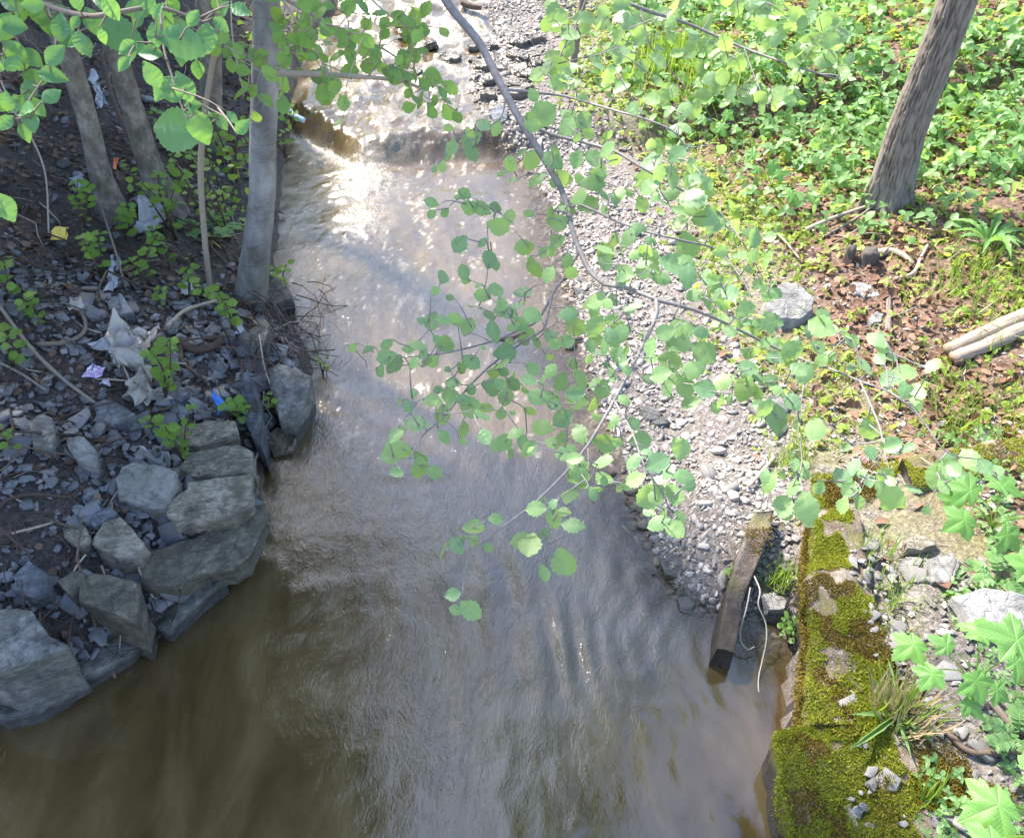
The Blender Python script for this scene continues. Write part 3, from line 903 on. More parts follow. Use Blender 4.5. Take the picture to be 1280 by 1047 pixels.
wme = mk('creek_water', np.stack([X, Y, Zw], -1).reshape(-1, 3), grid_faces(*X.shape), water_mat(), True)
attr(wme, 'foam_sparkle', np.clip(foam_sparkle, 0, 1))
attr(wme, 'shallow', np.clip(shallow, 0, 1))
attr(wme, 'chop', np.clip(mid * (1 - calm) + rough_up, 0, 1))
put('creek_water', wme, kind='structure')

# ------------------------------------------------------------------ trees
def trunk_path(pxs, base, top_extra, lift0=-0.12):
    """the stem through the given pixels, standing at base; it leans little, so its distance hardly changes"""
    d0 = depth_of(base)
    pts = [Vector((base.x, base.y, base.z + lift0))]
    y0 = base.y
    for px, py in pxs:
        d = ray(px, py)
        t = y0 / d[1]
        p = Vector((0, 0, CAM_H)) + Vector(d) * t
        pts.append(p)
    a, b = pts[-2], pts[-1]
    dirn = (b - a).normalized()
    for e in top_extra:
        pts.append(b + (dirn * 0.6 + Vector((0, 0, 1)) * 0.4).normalized() * e)
    return pts

def crown_mesh(center, radii, n, size, seed, clumps=26, mat='canopy_leaf'):
    r = np.random.default_rng(seed)
    q = norm(r.normal(size=(clumps, 3))) * (r.random((clumps, 1)) ** 0.4)
    cl = np.asarray(center) + q * np.asarray(radii)
    k = r.integers(0, clumps, n)
    P = cl[k] + r.normal(size=(n, 3)) * np.asarray(radii) * 0.17
    d = norm(r.normal(size=(n, 3)) + [0, 0, -0.5]); nn = norm(r.normal(size=(n, 3)) * 0.6 + [0, 0, 1])
    return scatter('crown', LEAF['small'], P, frames(d, nn), size * r.uniform(0.7, 1.25, n), M[mat], True), cl

def make_tree(name, label, path, rads, mat, sides, crown, bumpy=0.05, rings=70, twist=None):
    root = thing(name, label, 'tree', Vector(path[0]) + Vector((0, 0, 0.1)))
    P = spline(path, rings)
    R = np.interp(np.linspace(0, 1, rings), np.linspace(0, 1, len(rads)), rads)
    V, F, uv = tube_arrays(P, R, sides, bumpy)
    put('trunk', mk('trunk', V, F, mat, True, uv), root)
    if crown:
        c, rad, n, size, seed = crown
        me, cl = crown_mesh(c, rad, n, size, seed)
        put('crown', me, root)['kind'] = 'stuff'
        limbs = []
        top = P[-1]
        for q in cl[::2]:
            k = int(np.clip(rings * random.uniform(0.72, 0.97), 0, rings - 1))
            midp = (P[k] + q) / 2 + [0, 0, 0.3]
            limbs.append(tube_arrays(spline([P[k], midp, q], 8), np.linspace(0.045, 0.008, 8), 5))
        V, F, U = join(limbs)
        put('limbs', mk('limbs', V, F, mat, True, U), root, None, 'stuff')
    return root, P, R

# the grey tree at the water's edge
b0 = G(308, 372)
alder_path = trunk_path([(318, 330), (327, 250), (329, 170), (332, 90), (333, 0), (334, -160)], b0, (1.2, 2.6))
alder, alderP, alderR = make_tree('alder_tree', 'straight smooth grey tree trunk rising from the stony water edge', alder_path,
    [0.15, 0.112, 0.096, 0.092, 0.09, 0.088, 0.08, 0.07, 0.06], M['bark_smooth'], 28,
    ((-3.0, 6.0, 4.9), (1.6, 1.5, 0.7), 11000, 0.10, 5), 0.06, 120)

b1 = G(142, 272)
t1, _, _ = make_tree('alder_tree', 'leftmost of the two leaning dark trunks above the litter slope', trunk_path([(128, 225), (112, 160), (98, 110), (80, 50), (62, 0), (25, -120)], b1, (1.5, 3.0)),
    [0.17, 0.088, 0.076, 0.078, 0.075, 0.072, 0.07, 0.065, 0.06], M['bark_dark'], 22, ((-5.0, 6.4, 4.3), (1.6, 1.9, 1.2), 9000, 0.11, 6), 0.08, 90)
b2 = G(208, 262)
t2, _, _ = make_tree('alder_tree', 'stouter leaning dark trunk just left of the young sapling stem', trunk_path([(190, 215), (170, 150), (155, 100), (142, 55), (128, 0), (100, -120)], b2, (1.5, 3.0)),
    [0.20, 0.105, 0.086, 0.084, 0.082, 0.08, 0.075, 0.07, 0.06], M['bark_dark'], 22, ((-5.0, 8.6, 4.0), (1.3, 1.4, 1.1), 6500, 0.11, 7), 0.08, 90)
b3 = G(263, 185)
t3, _, _ = make_tree('alder_tree', 'half-hidden dark trunk behind yellow green leaves beside the grey tree', trunk_path([(264, 130), (263, 60), (259, 0), (255, -120)], b3, (1.5, 3.0)),
    [0.12, 0.105, 0.10, 0.10, 0.09, 0.08, 0.07], M['bark_dark'], 18, ((-5.4, 10.2, 3.9), (1.2, 1.3, 1.2), 5000, 0.11, 8), 0.08, 80)

# the furrowed tree on the sunny bank
b4 = G(1108, 252)
pth = trunk_path([(1112, 235), (1133, 165), (1158, 100), (1197, 0), (1235, -120)], b4, (1.5, 3.0))
P = spline(pth, 240)
ln = np.linspace(0, 1, 240)
Rr = np.interp(ln, np.linspace(0, 1, 8), [0.24, 0.172, 0.152, 0.145, 0.14, 0.135, 0.12, 0.10])
sides = 120
V, F, uv = tube_arrays(P, Rr, sides)
th = np.tile(np.arange(sides) / sides * 2 * math.pi, 240)
sl = np.repeat(np.concatenate([[0], np.cumsum(np.linalg.norm(np.diff(P, axis=0), axis=1))]), sides)
wr = th + 0.10 * fbm(np.cos(th) * 2, np.sin(th) * 2, sl * 2.0, 3)
ridge = np.abs(fbm(np.cos(wr) * 15, np.sin(wr) * 15, sl * 4.5, 3))
ridge = np.clip(1 - np.clip(1.0 - ridge * 4.2, 0, 1), 0, 1)
ridge = 0.75 * ridge + 0.25 * vnoise(np.cos(wr) * 14, np.sin(wr) * 14, sl * 9)
axis = np.repeat(P, sides, 0)
out = norm(V[:240 * sides] - axis)
flare = 0.05 * np.exp(-sl / 0.25) * (1 + np.cos(th * 5 + 1))
V[:240 * sides] += out * (0.020 * (ridge - 0.6) + flare)[:, None]
me = mk('trunk', V, F, M['bark_furrow'], True, uv)
attr(me, 'ridge', np.concatenate([ridge, [0.5, 0.5]]))
ash = thing('furrowed_tree', 'leaning brown trunk with deeply furrowed bark on the green bank', 'tree', b4)
put('trunk', me, ash)
cme, cl = crown_mesh((b4.x + 2.2, b4.y + 1.2, 8.2), (1.6, 1.6, 1.4), 3500, 0.1, 9)
put('crown', cme, ash)['kind'] = 'stuff'
V, F, U = join([tube_arrays(spline([P[-1], (P[-1] + q) / 2 + [0, 0, .2], q], 8), np.linspace(.07, .008, 8), 5) for q in cl[::2]])
put('limbs', mk('limbs', V, F, M['bark_furrow'], True, U), ash, None, 'stuff')

# leaf mass and limbs added out of view to darken the near pool's reflection
cme, cl = crown_mesh((-2.8, 4.2, 5.3), (1.4, 1.3, 0.7), 7000, 0.12, 15)
put('crown', cme, alder)['kind'] = 'stuff'
V, F, U = join([tube_arrays(spline([alderP[100], (Vector(alderP[100]) + Vector(q)) / 2 + Vector((0, 0, .25)), q], 8), np.linspace(.035, .006, 8), 5) for q in cl[::3]])
put('limbs', mk('limbs', V, F, M['bark_smooth'], True, U), alder, None, 'stuff')

cme, cl = crown_mesh((-4.1, 5.0, 5.7), (1.2, 1.1, 0.4), 6000, 0.12, 19, 50)  # leaves added out of view to close a bright gap in the reflection
put('crown', cme, t1)['kind'] = 'stuff'
cme, cl = crown_mesh((-4.9, 4.2, 5.3), (2.1, 1.9, 0.7), 12000, 0.13, 16, 70)  # wider unseen leaf mass, added to darken the lower left water's reflection
put('crown', cme, t1)['kind'] = 'stuff'

# woods beyond and left of the frame: seen only mirrored in the creek
woods = []
for k, (x, y, z, rx, ry, rz, n) in enumerate([(-7, 19, 4.5, 3.5, 2.5, 3.5, 6000), (-1.5, 25, 3.2, 4, 2.5, 3, 5000), (4.5, 25, 3.6, 4, 2.5, 3.2, 6000), (11, 22, 4.5, 4, 3, 4, 5000), (-11, 12, 6, 3, 4, 5, 5000), (-6.5, 12.0, 3.9, 1.7, 1.5, 1.7, 3500)]):
    me, cl = crown_mesh((x, y, z), (rx, ry, rz), n, 0.26, 20 + k, 40)
    woods.append(me)
for me in woods:
    put('far_woods', me, kind='stuff')

# ------------------------------------------------------------------ stones of the left bank
def stone(name, label, poly, thick, tilt=(0, 0), mat='rock', depth=None, lift=0.0, seed=None, cat='stone', rough=0.05, strata=0.03, under=0.9, z=None, group=None, lip=0.02):
    poly = np.array(poly, float)
    c = poly.mean(0)
    g = ground_at(c[0], c[1] + 12)[0]
    thick *= 0.72
    zt = (g[2] + thick + lift) if z is None else z
    # the upper face lies on a tilted plane: find where each view ray meets it
    c3 = at_z(c[0], c[1], zt)
    d = ray(poly[:, 0], poly[:, 1])
    n = np.array([-tilt[0], -tilt[1], 1.0])
    t = ((c3 - [0, 0, CAM_H]) @ n) / (d @ n)
    P = np.array([0, 0, CAM_H]) + d * t[:, None]
    dep = depth if depth is not None else thick + 0.10
    me = rock_mesh(P, tilt, dep, M[mat], seed if seed is not None else int(abs(c[0] * 7 + c[1])) % 997, rough, strata, under, lip)
    o = put(name, me)
    ctr = Vector((P[:, 0].mean(), P[:, 1].mean(), P[:, 2].mean() - dep))
    me.transform(Matrix.Translation(-ctr)); o.location = ctr
    return tag(o, label, cat, group)

ST = [
 ('stone_block', 'huge squared olive grey stone block at the bottom left water edge', [(-60, 755), (0, 763), (41, 763), (62, 794), (88, 808), (40, 828), (-5, 845), (-80, 830)], 0.32, (0.05, 0.1), 'rock', 0.42, 0.0),
 ('stone_slab', 'flat wet grey ledge stone at the waterline under the biggest block', [(186, 789), (166, 815), (103, 850), (46, 889), (0, 900), (-40, 880), (40, 850), (96, 815), (150, 795)], 0.08, (0.0, 0.0), 'rock', 0.25, 0.0),
 ('stone_block', 'square tan stone block standing between triangular slab and dark soil', [(103, 721), (113, 715), (140, 718), (172, 725), (175, 746), (172, 781), (140, 768), (96, 749)], 0.26, (-0.05, 0.18), 'rock_brown', 0.36, 0.0),
 ('stone', 'small wedge of brown stone leaning on the square tan block', [(69, 725), (93, 711), (108, 715), (100, 734), (88, 743)], 0.16, (0.0, 0.1), 'rock_brown', 0.25, 0.0),
 ('stone_slab', 'pointed triangular grey slab overhanging the dark water', [(177, 752), (213, 735), (254, 716), (285, 718), (250, 752), (220, 780), (211, 795), (190, 783), (175, 770)], 0.07, (0.1, 0.1), 'rock', 0.13, 0.0),
 ('stone_slab', 'longest mossy grey slab running along the creek edge', [(172, 704), (182, 692), (240, 673), (299, 642), (320, 628), (333, 630), (338, 642), (325, 668), (309, 697), (292, 711), (254, 715), (220, 735), (199, 739), (177, 737)], 0.19, (-0.1, 0.15), 'rock_brown', 0.13, 0.0),
 ('stone_block', 'pale layered stone lying on top of the long mossy slab', [(206, 629), (234, 611), (234, 601), (275, 597), (316, 593), (318, 625), (292, 646), (250, 652), (220, 655), (208, 643)], 0.30, (-0.05, 0.35), 'rock_brown', 0.26, 0.0),
 ('stone_block', 'blocky brown grey stone left of the pale layered stone', [(144, 598), (151, 581), (165, 575), (195, 578), (223, 589), (224, 608), (206, 632), (192, 634), (148, 622)], 0.22, (0.05, 0.3), 'rock', 0.34, 0.0),
 ('stone_slab', 'thick slab of layered stone below the blue plastic scrap', [(223, 582), (240, 567), (299, 555), (316, 563), (316, 590), (258, 597), (226, 594)], 0.20, (0.0, 0.35), 'rock_brown', 0.28, 0.0),
 ('stone_slab', 'uppermost layered slab right under the blue plastic scrap', [(212, 539), (237, 527), (294, 524), (298, 542), (250, 561), (216, 556)], 0.14, (0.0, 0.25), 'rock_brown', 0.24, 0.0),
 ('stone_block', 'brown stone with a shadowed front face beside the long slab', [(113, 680), (127, 651), (151, 648), (170, 664), (182, 680), (172, 698), (146, 697)], 0.18, (0.0, 0.3), 'rock_brown', 0.30, 0.0),
 ('stone', 'small upright bluish stone behind the shadowed brown stone', [(110, 649), (137, 631), (147, 641), (130, 654), (117, 661)], 0.10, (0.0, 0.2), 'rock_blue', 0.2, 0.0),
 ('stone', 'rounded brown stone lying among shale left of the shadowed stone', [(76, 656), (90, 655), (107, 660), (113, 673), (103, 685), (80, 672)], 0.10, (0.0, 0.2), 'rock_brown', 0.2, 0.0),
 ('stone', 'whitish angular stone sitting alone on the dark shale', [(83, 546), (106, 546), (120, 563), (117, 577), (96, 576), (84, 560)], 0.14, (0.1, 0.25), 'rock_pale', 0.22, 0.0),
 ('stone_slab', 'broad grey stone with a sharp edge jutting into the brown creek', [(331, 462), (347, 455), (372, 458), (390, 472), (385, 496), (366, 530), (350, 527), (341, 499)], 0.22, (-0.1, 0.2), 'rock', 0.40, 0.0),
 ('stone_slab', 'narrow stone slab standing on edge beside the broad jutting stone', [(299, 464), (312, 467), (322, 492), (329, 530), (329, 562), (316, 548), (302, 515)], 0.24, (0.25, 0.3), 'rock_blue', 0.34, 0.0),
 ('stone', 'shiny blue black lump at the water below the jutting stone', [(331, 545), (347, 533), (360, 540), (370, 549), (366, 564), (341, 568)], 0.12, (0.0, 0.2), 'wet_stone', 0.26, 0.0),
 ('stone', 'wet brown stone breaking the water surface by the long slab', [(318, 700), (332, 680), (346, 676), (378, 687), (383, 697), (352, 709)], 0.0, (0.0, 0.1), 'wet_stone', 0.3, 0.0),
 ('stone', 'light grey boulder behind the foot of the straight grey tree', [(328, 362), (333, 348), (350, 346), (362, 360), (366, 374), (345, 384), (331, 380)], 0.16, (0.1, 0.2), 'rock', 0.34, 0.0),
 ('stone', 'tilted dark stone with a white scrap beside the tangled roots', [(311, 412), (331, 399), (338, 406), (329, 430), (313, 443)], 0.20, (0.2, 0.35), 'rock', 0.34, 0.0),
 ('stone', 'flat blue grey stone just below the clear plastic sheet', [(117, 505), (131, 500), (150, 506), (171, 520), (160, 530), (137, 534), (119, 522)], 0.08, (0.0, 0.2), 'rock_blue', 0.2, 0.0),
 ('stone', 'square slate tile shaped stone near the white plastic strip', [(131, 371), (153, 368), (168, 391), (150, 394), (138, 392)], 0.06, (0.0, 0.25), 'rock_blue', 0.16, 0.0),
 ('stone', 'dark brown stone half sunk in shale at the left edge', [(34, 526), (50, 515), (66, 520), (69, 545), (66, 562), (42, 562)], 0.13, (0.05, 0.3), 'rock', 0.26, 0.0),
 ('stone', 'smooth grey stone tucked under the leafy sprig by the plastic sheet', [(211, 482), (222, 478), (235, 491), (225, 500), (207, 496)], 0.08, (0.0, 0.2), 'rock_blue', 0.2, 0.0),
 ('stone', 'broken grey slate stone left of the small brown wedge', [(16, 715), (36, 700), (58, 715), (62, 735), (40, 748), (20, 738)], 0.12, (0.0, 0.25), 'rock_blue', 0.24, 0.0),
]
for i, a in enumerate(ST):
    stone(a[0], a[1], a[2], a[3], a[4], a[5], a[6], seed=31 + i * 7)

# the right bank's own stones
stone('boulder', 'pale round boulder on the sunny bank beside the alder leaves', [(958, 372), (966, 358), (985, 351), (1003, 358), (1018, 372), (1016, 388), (1000, 398), (975, 398), (960, 390)], 0.20, (0, 0.40), 'rock_pale', 0.26, seed=5, cat='boulder', rough=0.05, strata=0.0, under=1.25, lip=0.06)
stone('stone', 'flat pale grey stone lying in red leaf litter below the stump', [(1060, 356), (1075, 353), (1103, 360), (1106, 366), (1085, 371), (1068, 366)], 0.04, (0, 0.1), 'rock_pale', 0.12, seed=6)
stone('stone', 'small tan stone near the rotten bark strip', [(1085, 398), (1095, 391), (1104, 394), (1102, 402), (1090, 404)], 0.05, (0, 0.15), 'rock_pale', 0.12, seed=7)
stone('stone', 'dark flat stone half buried where gravel meets the mossy ground', [(935, 505), (960, 495), (990, 500), (985, 516), (950, 520)], 0.06, (0, 0.1), 'rock', 0.16, seed=8)
stone('stone', 'dark stepped stone among leaf litter behind the moss wall', [(1130, 674), (1145, 668), (1168, 676), (1170, 682), (1150, 688), (1134, 684)], 0.07, (0, 0.2), 'rock_brown', 0.16, seed=9)
stone('stone', 'tan slab lying beside the dark stepped stone', [(1160, 700), (1185, 690), (1200, 705), (1190, 730), (1165, 728)], 0.06, (0, 0.1), 'rock_pale', 0.14, seed=12)
stone('stone', 'big tan rubble stone at the right edge above the maple seedling', [(1190, 745), (1225, 735), (1290, 745), (1300, 790), (1255, 800), (1215, 785)], 0.12, (0, 0.1), 'rock_pale', 0.2, seed=13)
stone('stone', 'grey shard standing on the moss beside the wall edge', [(1026, 732), (1038, 735), (1050, 748), (1030, 752)], 0.10, (0, 0.3), 'rock', 0.14, seed=14)
stone('stone', 'light grey chunk in the gap between concrete beam and wall', [(952, 742), (968, 738), (985, 748), (980, 762), (960, 762)], 0.14, (0, 0.2), 'rock_pale', 0.24, seed=15)
stone('stone', 'long pale stone lying on the gravel under the leaves', [(800, 510), (812, 507), (832, 520), (836, 530), (822, 530), (804, 520)], 0.05, (0, 0.1), 'rock_pale', 0.12, seed=16)
stone('stone', 'large reddish wet stone at the gravel tip in the water', [(826, 700), (842, 690), (862, 700), (868, 712), (850, 720), (832, 716)], 0.06, (0, 0.1), 'wet_stone', 0.2, seed=17)
stone('stone', 'wet brown rock with water running over it below the gravel tip', [(846, 748), (870, 738), (900, 752), (896, 768), (868, 768), (850, 762)], 0.07, (0, 0.05), 'wet_stone', 0.25, seed=18, z=0.02)
stone('stone', 'blue grey slab poking into the riffle below the hanging branch', [(612, 140), (624, 130), (634, 134), (634, 150), (618, 154)], 0.10, (0, 0.3), 'rock_blue', 0.24, seed=19)

# ------------------------------------------------------------------ mossy wall, concrete beam
def wall_block(name, fl, back, z_top, z_bot, seed, parent, mat='concrete'):
    """fl: water-side edge from far to near; back: same count on the land side"""
    n = 60
    A, B = spline(fl, n), spline(back, n)
    cols = 26
    V = []
    u = np.linspace(0, 1, cols)
    P = A[:, None] * (1 - u)[None, :, None] + B[:, None] * u[None, :, None]
    P[..., 2] = z_top - 0.045 * np.exp(-u / 0.06)[None] + 0.055 * fbm(P[..., 0] * 5 + seed, P[..., 1] * 5, 0, 5) - 0.03 * u[None] ** 2
    e = 0.055 * fbm(P[:, 0, 0] * 2, P[:, 0, 1] * 6, seed, 4)
    P[..., 0] += e[:, None] * np.exp(-u / .12)[None]
    P[..., 2] -= (0.05 * np.clip(fbm(P[:, 0, 0] * 2 + 9, P[:, 0, 1] * 7, seed, 3), 0, 1) * 2)[:, None] * np.exp(-u / .10)[None]
    side = []
    for f in np.linspace(0.12, 1, 9):
        q = P[:, 0].copy(); q[:, 2] = q[:, 2] * (1 - f) + z_bot * f
        q[:, 0] += -0.02 * f + 0.028 * fbm(q[:, 1] * 8, q[:, 2] * 8, seed + 4, 4)
        side.append(q)
    allc = np.stack(side[::-1] + [P[:, k] for k in range(cols)], 1)
    bk = allc[:, -1].copy(); bk[:, 2] = z_bot
    allc = np.concatenate([allc, bk[:, None]], 1)
    V = allc.reshape(-1, 3)
    m = allc.shape[1]
    F = grid_faces(n, m)
    F = np.concatenate([F[:, [0, 2, 1]], F[:, [0, 3, 2]]]) if False else np.concatenate([F[:, [0, 1, 2]], F[:, [0, 2, 3]]])
    V = np.vstack([V, allc[0].mean(0), allc[-1].mean(0)])
    a, b = len(V) - 2, len(V) - 1
    i = np.arange(m - 1)
    F = np.concatenate([F, np.stack([np.full(m - 1, a), i, i + 1], -1), np.stack([np.full(m - 1, b), (n - 1) * m + i + 1, (n - 1) * m + i], -1)])
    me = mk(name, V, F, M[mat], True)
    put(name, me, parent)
    return P

BLADE = []
for i in range(4):
    r = np.random.default_rng(i)
    BLADE.append((np.array([(-.22, 0, 0), (.22, 0, 0), (.14, .6, .05), (r.uniform(-.2, .2), 1, .25), (-.14, .6, .05)]), np.array([(0, 1, 2), (0, 2, 4), (4, 2, 3)]), np.array([(0, 0), (1, 0), (1, .6), (.5, 1), (0, .6)])))

def fuzz(name, P, N, size, mat, lean=0.7):
    n = len(P)
    d = norm(N + rng.normal(size=(n, 3)) * lean)
    nn = norm(rng.normal(size=(n, 3)) + TOCAM(P) * 0.6)
    return scatter(name, BLADE, P, frames(d, nn), size * rng.uniform(0.6, 1.3, n), M[mat], False)

def wpt(px, py, z): return at_z(px, py, z)
wl = thing('moss_wall', 'low concrete wall thick with green and brown moss beside the water', 'wall', Vector(wpt(1010, 800, 0.0)))
fl = [wpt(1016, 632, .36), wpt(1012, 690, .36), wpt(1010, 760, .36), wpt(1006, 830, .36), wpt(999, 905, .36)]
bk = [wpt(1075, 632, .36), wpt(1085, 690, .36), wpt(1100, 760, .36), wpt(1118, 830, .36), wpt(1135, 905, .36)]
P1 = wall_block('upper_block', fl, bk, 0.36, -0.5, 1, wl)
fl2 = [wpt(976, 915, .31), wpt(974, 930, .31), wpt(980, 985, .31), wpt(986, 1050, .31), wpt(992, 1120, .31)]
bk2 = [wpt(1150, 900, .31), wpt(1152, 930, .31), wpt(1160, 985, .31), wpt(1175, 1050, .31), wpt(1180, 1120, .31)]
P2 = wall_block('lower_block', fl2, bk2, 0.345, -0.5, 2, wl)
fl3 = [wpt(1140, 612, .40), wpt(1180, 604, .42), wpt(1230, 596, .45), wpt(1290, 584, .47), wpt(1340, 575, .47)]
bk3 = [wpt(1128, 572, .40), wpt(1170, 566, .42), wpt(1225, 552, .45), wpt(1285, 540, .47), wpt(1340, 528, .47)]
wl2 = thing('moss_wall', 'short moss covered kerb running off the right edge behind the maple seedling', 'wall', Vector(wpt(1200, 590, 0.35)))
wl['kind'] = wl2['kind'] = 'thing'
P3 = wall_block('kerb_block', fl3, bk3, 0.44, 0.1, 3, wl2)

def moss_on(parent, grids, n, seed, cover=0.45, dark=0.3, size=0.016):
    r = np.random.default_rng(seed)
    for mat, lo, nm in (('moss', 0, 'green_moss'), ('brown_moss', 1, 'brown_moss')):
        PP = []
        for g in grids:
            a, b = g.shape[:2]
            i, j = r.random(n) * (a - 1.001), r.random(n) * (b - 1.001)
            ii, jj = i.astype(int), j.astype(int); fi, fj = (i - ii)[:, None], (j - jj)[:, None]
            p = (g[ii, jj] * (1 - fi) + g[ii + 1, jj] * fi) * (1 - fj) + (g[ii, jj + 1] * (1 - fi) + g[ii + 1, jj + 1] * fi) * fj
            k = fbm(p[:, 0] * 5, p[:, 1] * 5, 3, 4) + 0.34
            bare = fbm(p[:, 0] * 6, p[:, 1] * 6, 13, 4) + .55 * (np.clip((jj + fj[:, 0]) / b, 0, 1)) ** 3
            keep = (k > 0.12) if lo == 0 else (k <= 0.16)
            keep &= bare < cover
            p = p[keep]
            p[:, 2] += 0.012 * np.maximum(fbm(p[:, 0] * 16, p[:, 1] * 16, 5, 2), 0)
            PP.append(p)
        PP = np.concatenate(PP)
        put(nm, fuzz(nm, PP, np.tile([0, 0, 1.0], (len(PP), 1)), size if lo == 0 else size * .8, mat), parent, None, 'stuff')
moss_on(wl, [P1, P2], 36000, 4, .30)
# moss hanging over the water-side faces
for P_, n_ in ((P1, 5200), (P2, 5200)):
    i = rng.random(n_) * 58.9; ii = i.astype(int); f_ = (i - ii)[:, None]
    q = P_[ii, 1] * (1 - f_) + P_[ii + 1, 1] * f_
    drop = np.abs(rng.normal(0, .05, n_)) * (0.5 + 1.6 * vnoise(q[:, 1] * 6, q[:, 0] * 3, 5))
    q[:, 2] -= drop; q[:, 0] -= .006 + .03 * rng.random(n_)
    put('brown_moss', fuzz('brown_moss', q, np.tile([-.8, 0, .3], (n_, 1)), .016, 'brown_moss' if n_ and P_ is P1 else 'moss'), wl, None, 'stuff')
moss_on(wl2, [P3], 9000, 5)

beam = thing('concrete_beam', 'narrow weathered concrete beam sloping into the water beside the moss wall', 'beam', Vector(wpt(915, 760, 0.0)))
beam['kind'] = 'thing'
zt = [0.30, 0.26, 0.22, 0.19, 0.16]
lft = [wpt(x, y, z) for (x, y), z in zip([(942, 640), (931, 672), (918, 712), (906, 758), (896, 812)], zt)]
rgt = [wpt(x, y, z) for (x, y), z in zip([(968, 636), (960, 672), (946, 706), (931, 745), (918, 815)], zt)]
A, B = spline(lft, 40), spline(rgt, 40)
prof = []
for u in np.linspace(0, 1, 9):
    q = A * (1 - u) + B * u
    q[:, 2] += 0.035 * fbm(q[:, 0] * 9, q[:, 1] * 9, 1, 4)
    prof.append(q)
sideL, sideR = [], []
for f in (0.25, 0.5, 0.75, 1.0):
    q = prof[0].copy(); q[:, 2] -= 0.45 * f; q[:, 0] -= 0.04 * f ** 0.7; q[:, :2] += 0.035 * fbm(q[:, 1:2] * 9, q[:, 2:3] * 9, 3, 3); sideL.append(q)
    q = prof[-1].copy(); q[:, 2] -= 0.45 * f; q[:, 0] += 0.01 * f + 0.01 * fbm(q[:, 1] * 9, q[:, 2] * 9, 5, 3); sideR.append(q)
allc = np.stack(sideL[::-1] + prof + sideR, 1)
n, m = allc.shape[:2]
V = np.vstack([allc.reshape(-1, 3), allc[0].mean(0), allc[-1].mean(0)])
F = grid_faces(n, m); F = np.concatenate([F[:, [0, 1, 2]], F[:, [0, 2, 3]]])
i = np.arange(m - 1)
F = np.concatenate([F, np.stack([np.full(m - 1, len(V) - 2), i, i + 1], -1), np.stack([np.full(m - 1, len(V) - 1), (n - 1) * m + i + 1, (n - 1) * m + i], -1)])
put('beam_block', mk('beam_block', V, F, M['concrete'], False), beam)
Pb = np.stack(prof, 1)[:16]
r = np.random.default_rng(1)
ii, jj = r.integers(0, 16, 900), r.integers(0, 9, 900)
q = Pb[ii, jj] + r.normal(size=(900, 3)) * [.015, .015, 0]
put('brown_moss', fuzz('brown_moss', q[fbm(q[:, 0] * 9, q[:, 1] * 9, 2) > -0.1], np.array([0, 0, 1.0]), 0.014, 'brown_moss'), beam, None, 'stuff')

def path_obj(name, label, cat, pts, r0, r1, mat, sides=7, bumpy=0.15, n=None, group=None):
    P = spline(pts, n or max(10, 6 * len(pts)))
    me = tube(name, P, np.linspace(r0, r1, len(P)), M[mat], sides, bumpy)
    o = put(name, me)
    c = Vector(P[0]); me.transform(Matrix.Translation(-c)); o.location = c
    return tag(o, label, cat, group)

path_obj('cord', 'thin whitish cord hanging in a loop beside the concrete beam', 'cord',
         [wpt(943, 720, .22), wpt(950, 738, .25), wpt(948, 756, .22), wpt(957, 778, .15), wpt(958, 800, .1), wpt(953, 825, .04), wpt(948, 850, 0.01), wpt(950, 884, -0.02)], 0.0045, 0.004, 'cord', 6, 0, 50)
path_obj('cord', 'second strand of pale cord curving down to the water by the beam', 'cord',
         [wpt(938, 734, .22), wpt(933, 760, .18), wpt(926, 785, .12), wpt(926, 800, .08), wpt(934, 811, .05), wpt(943, 808, .05)], 0.004, 0.004, 'cord', 6, 0, 40)

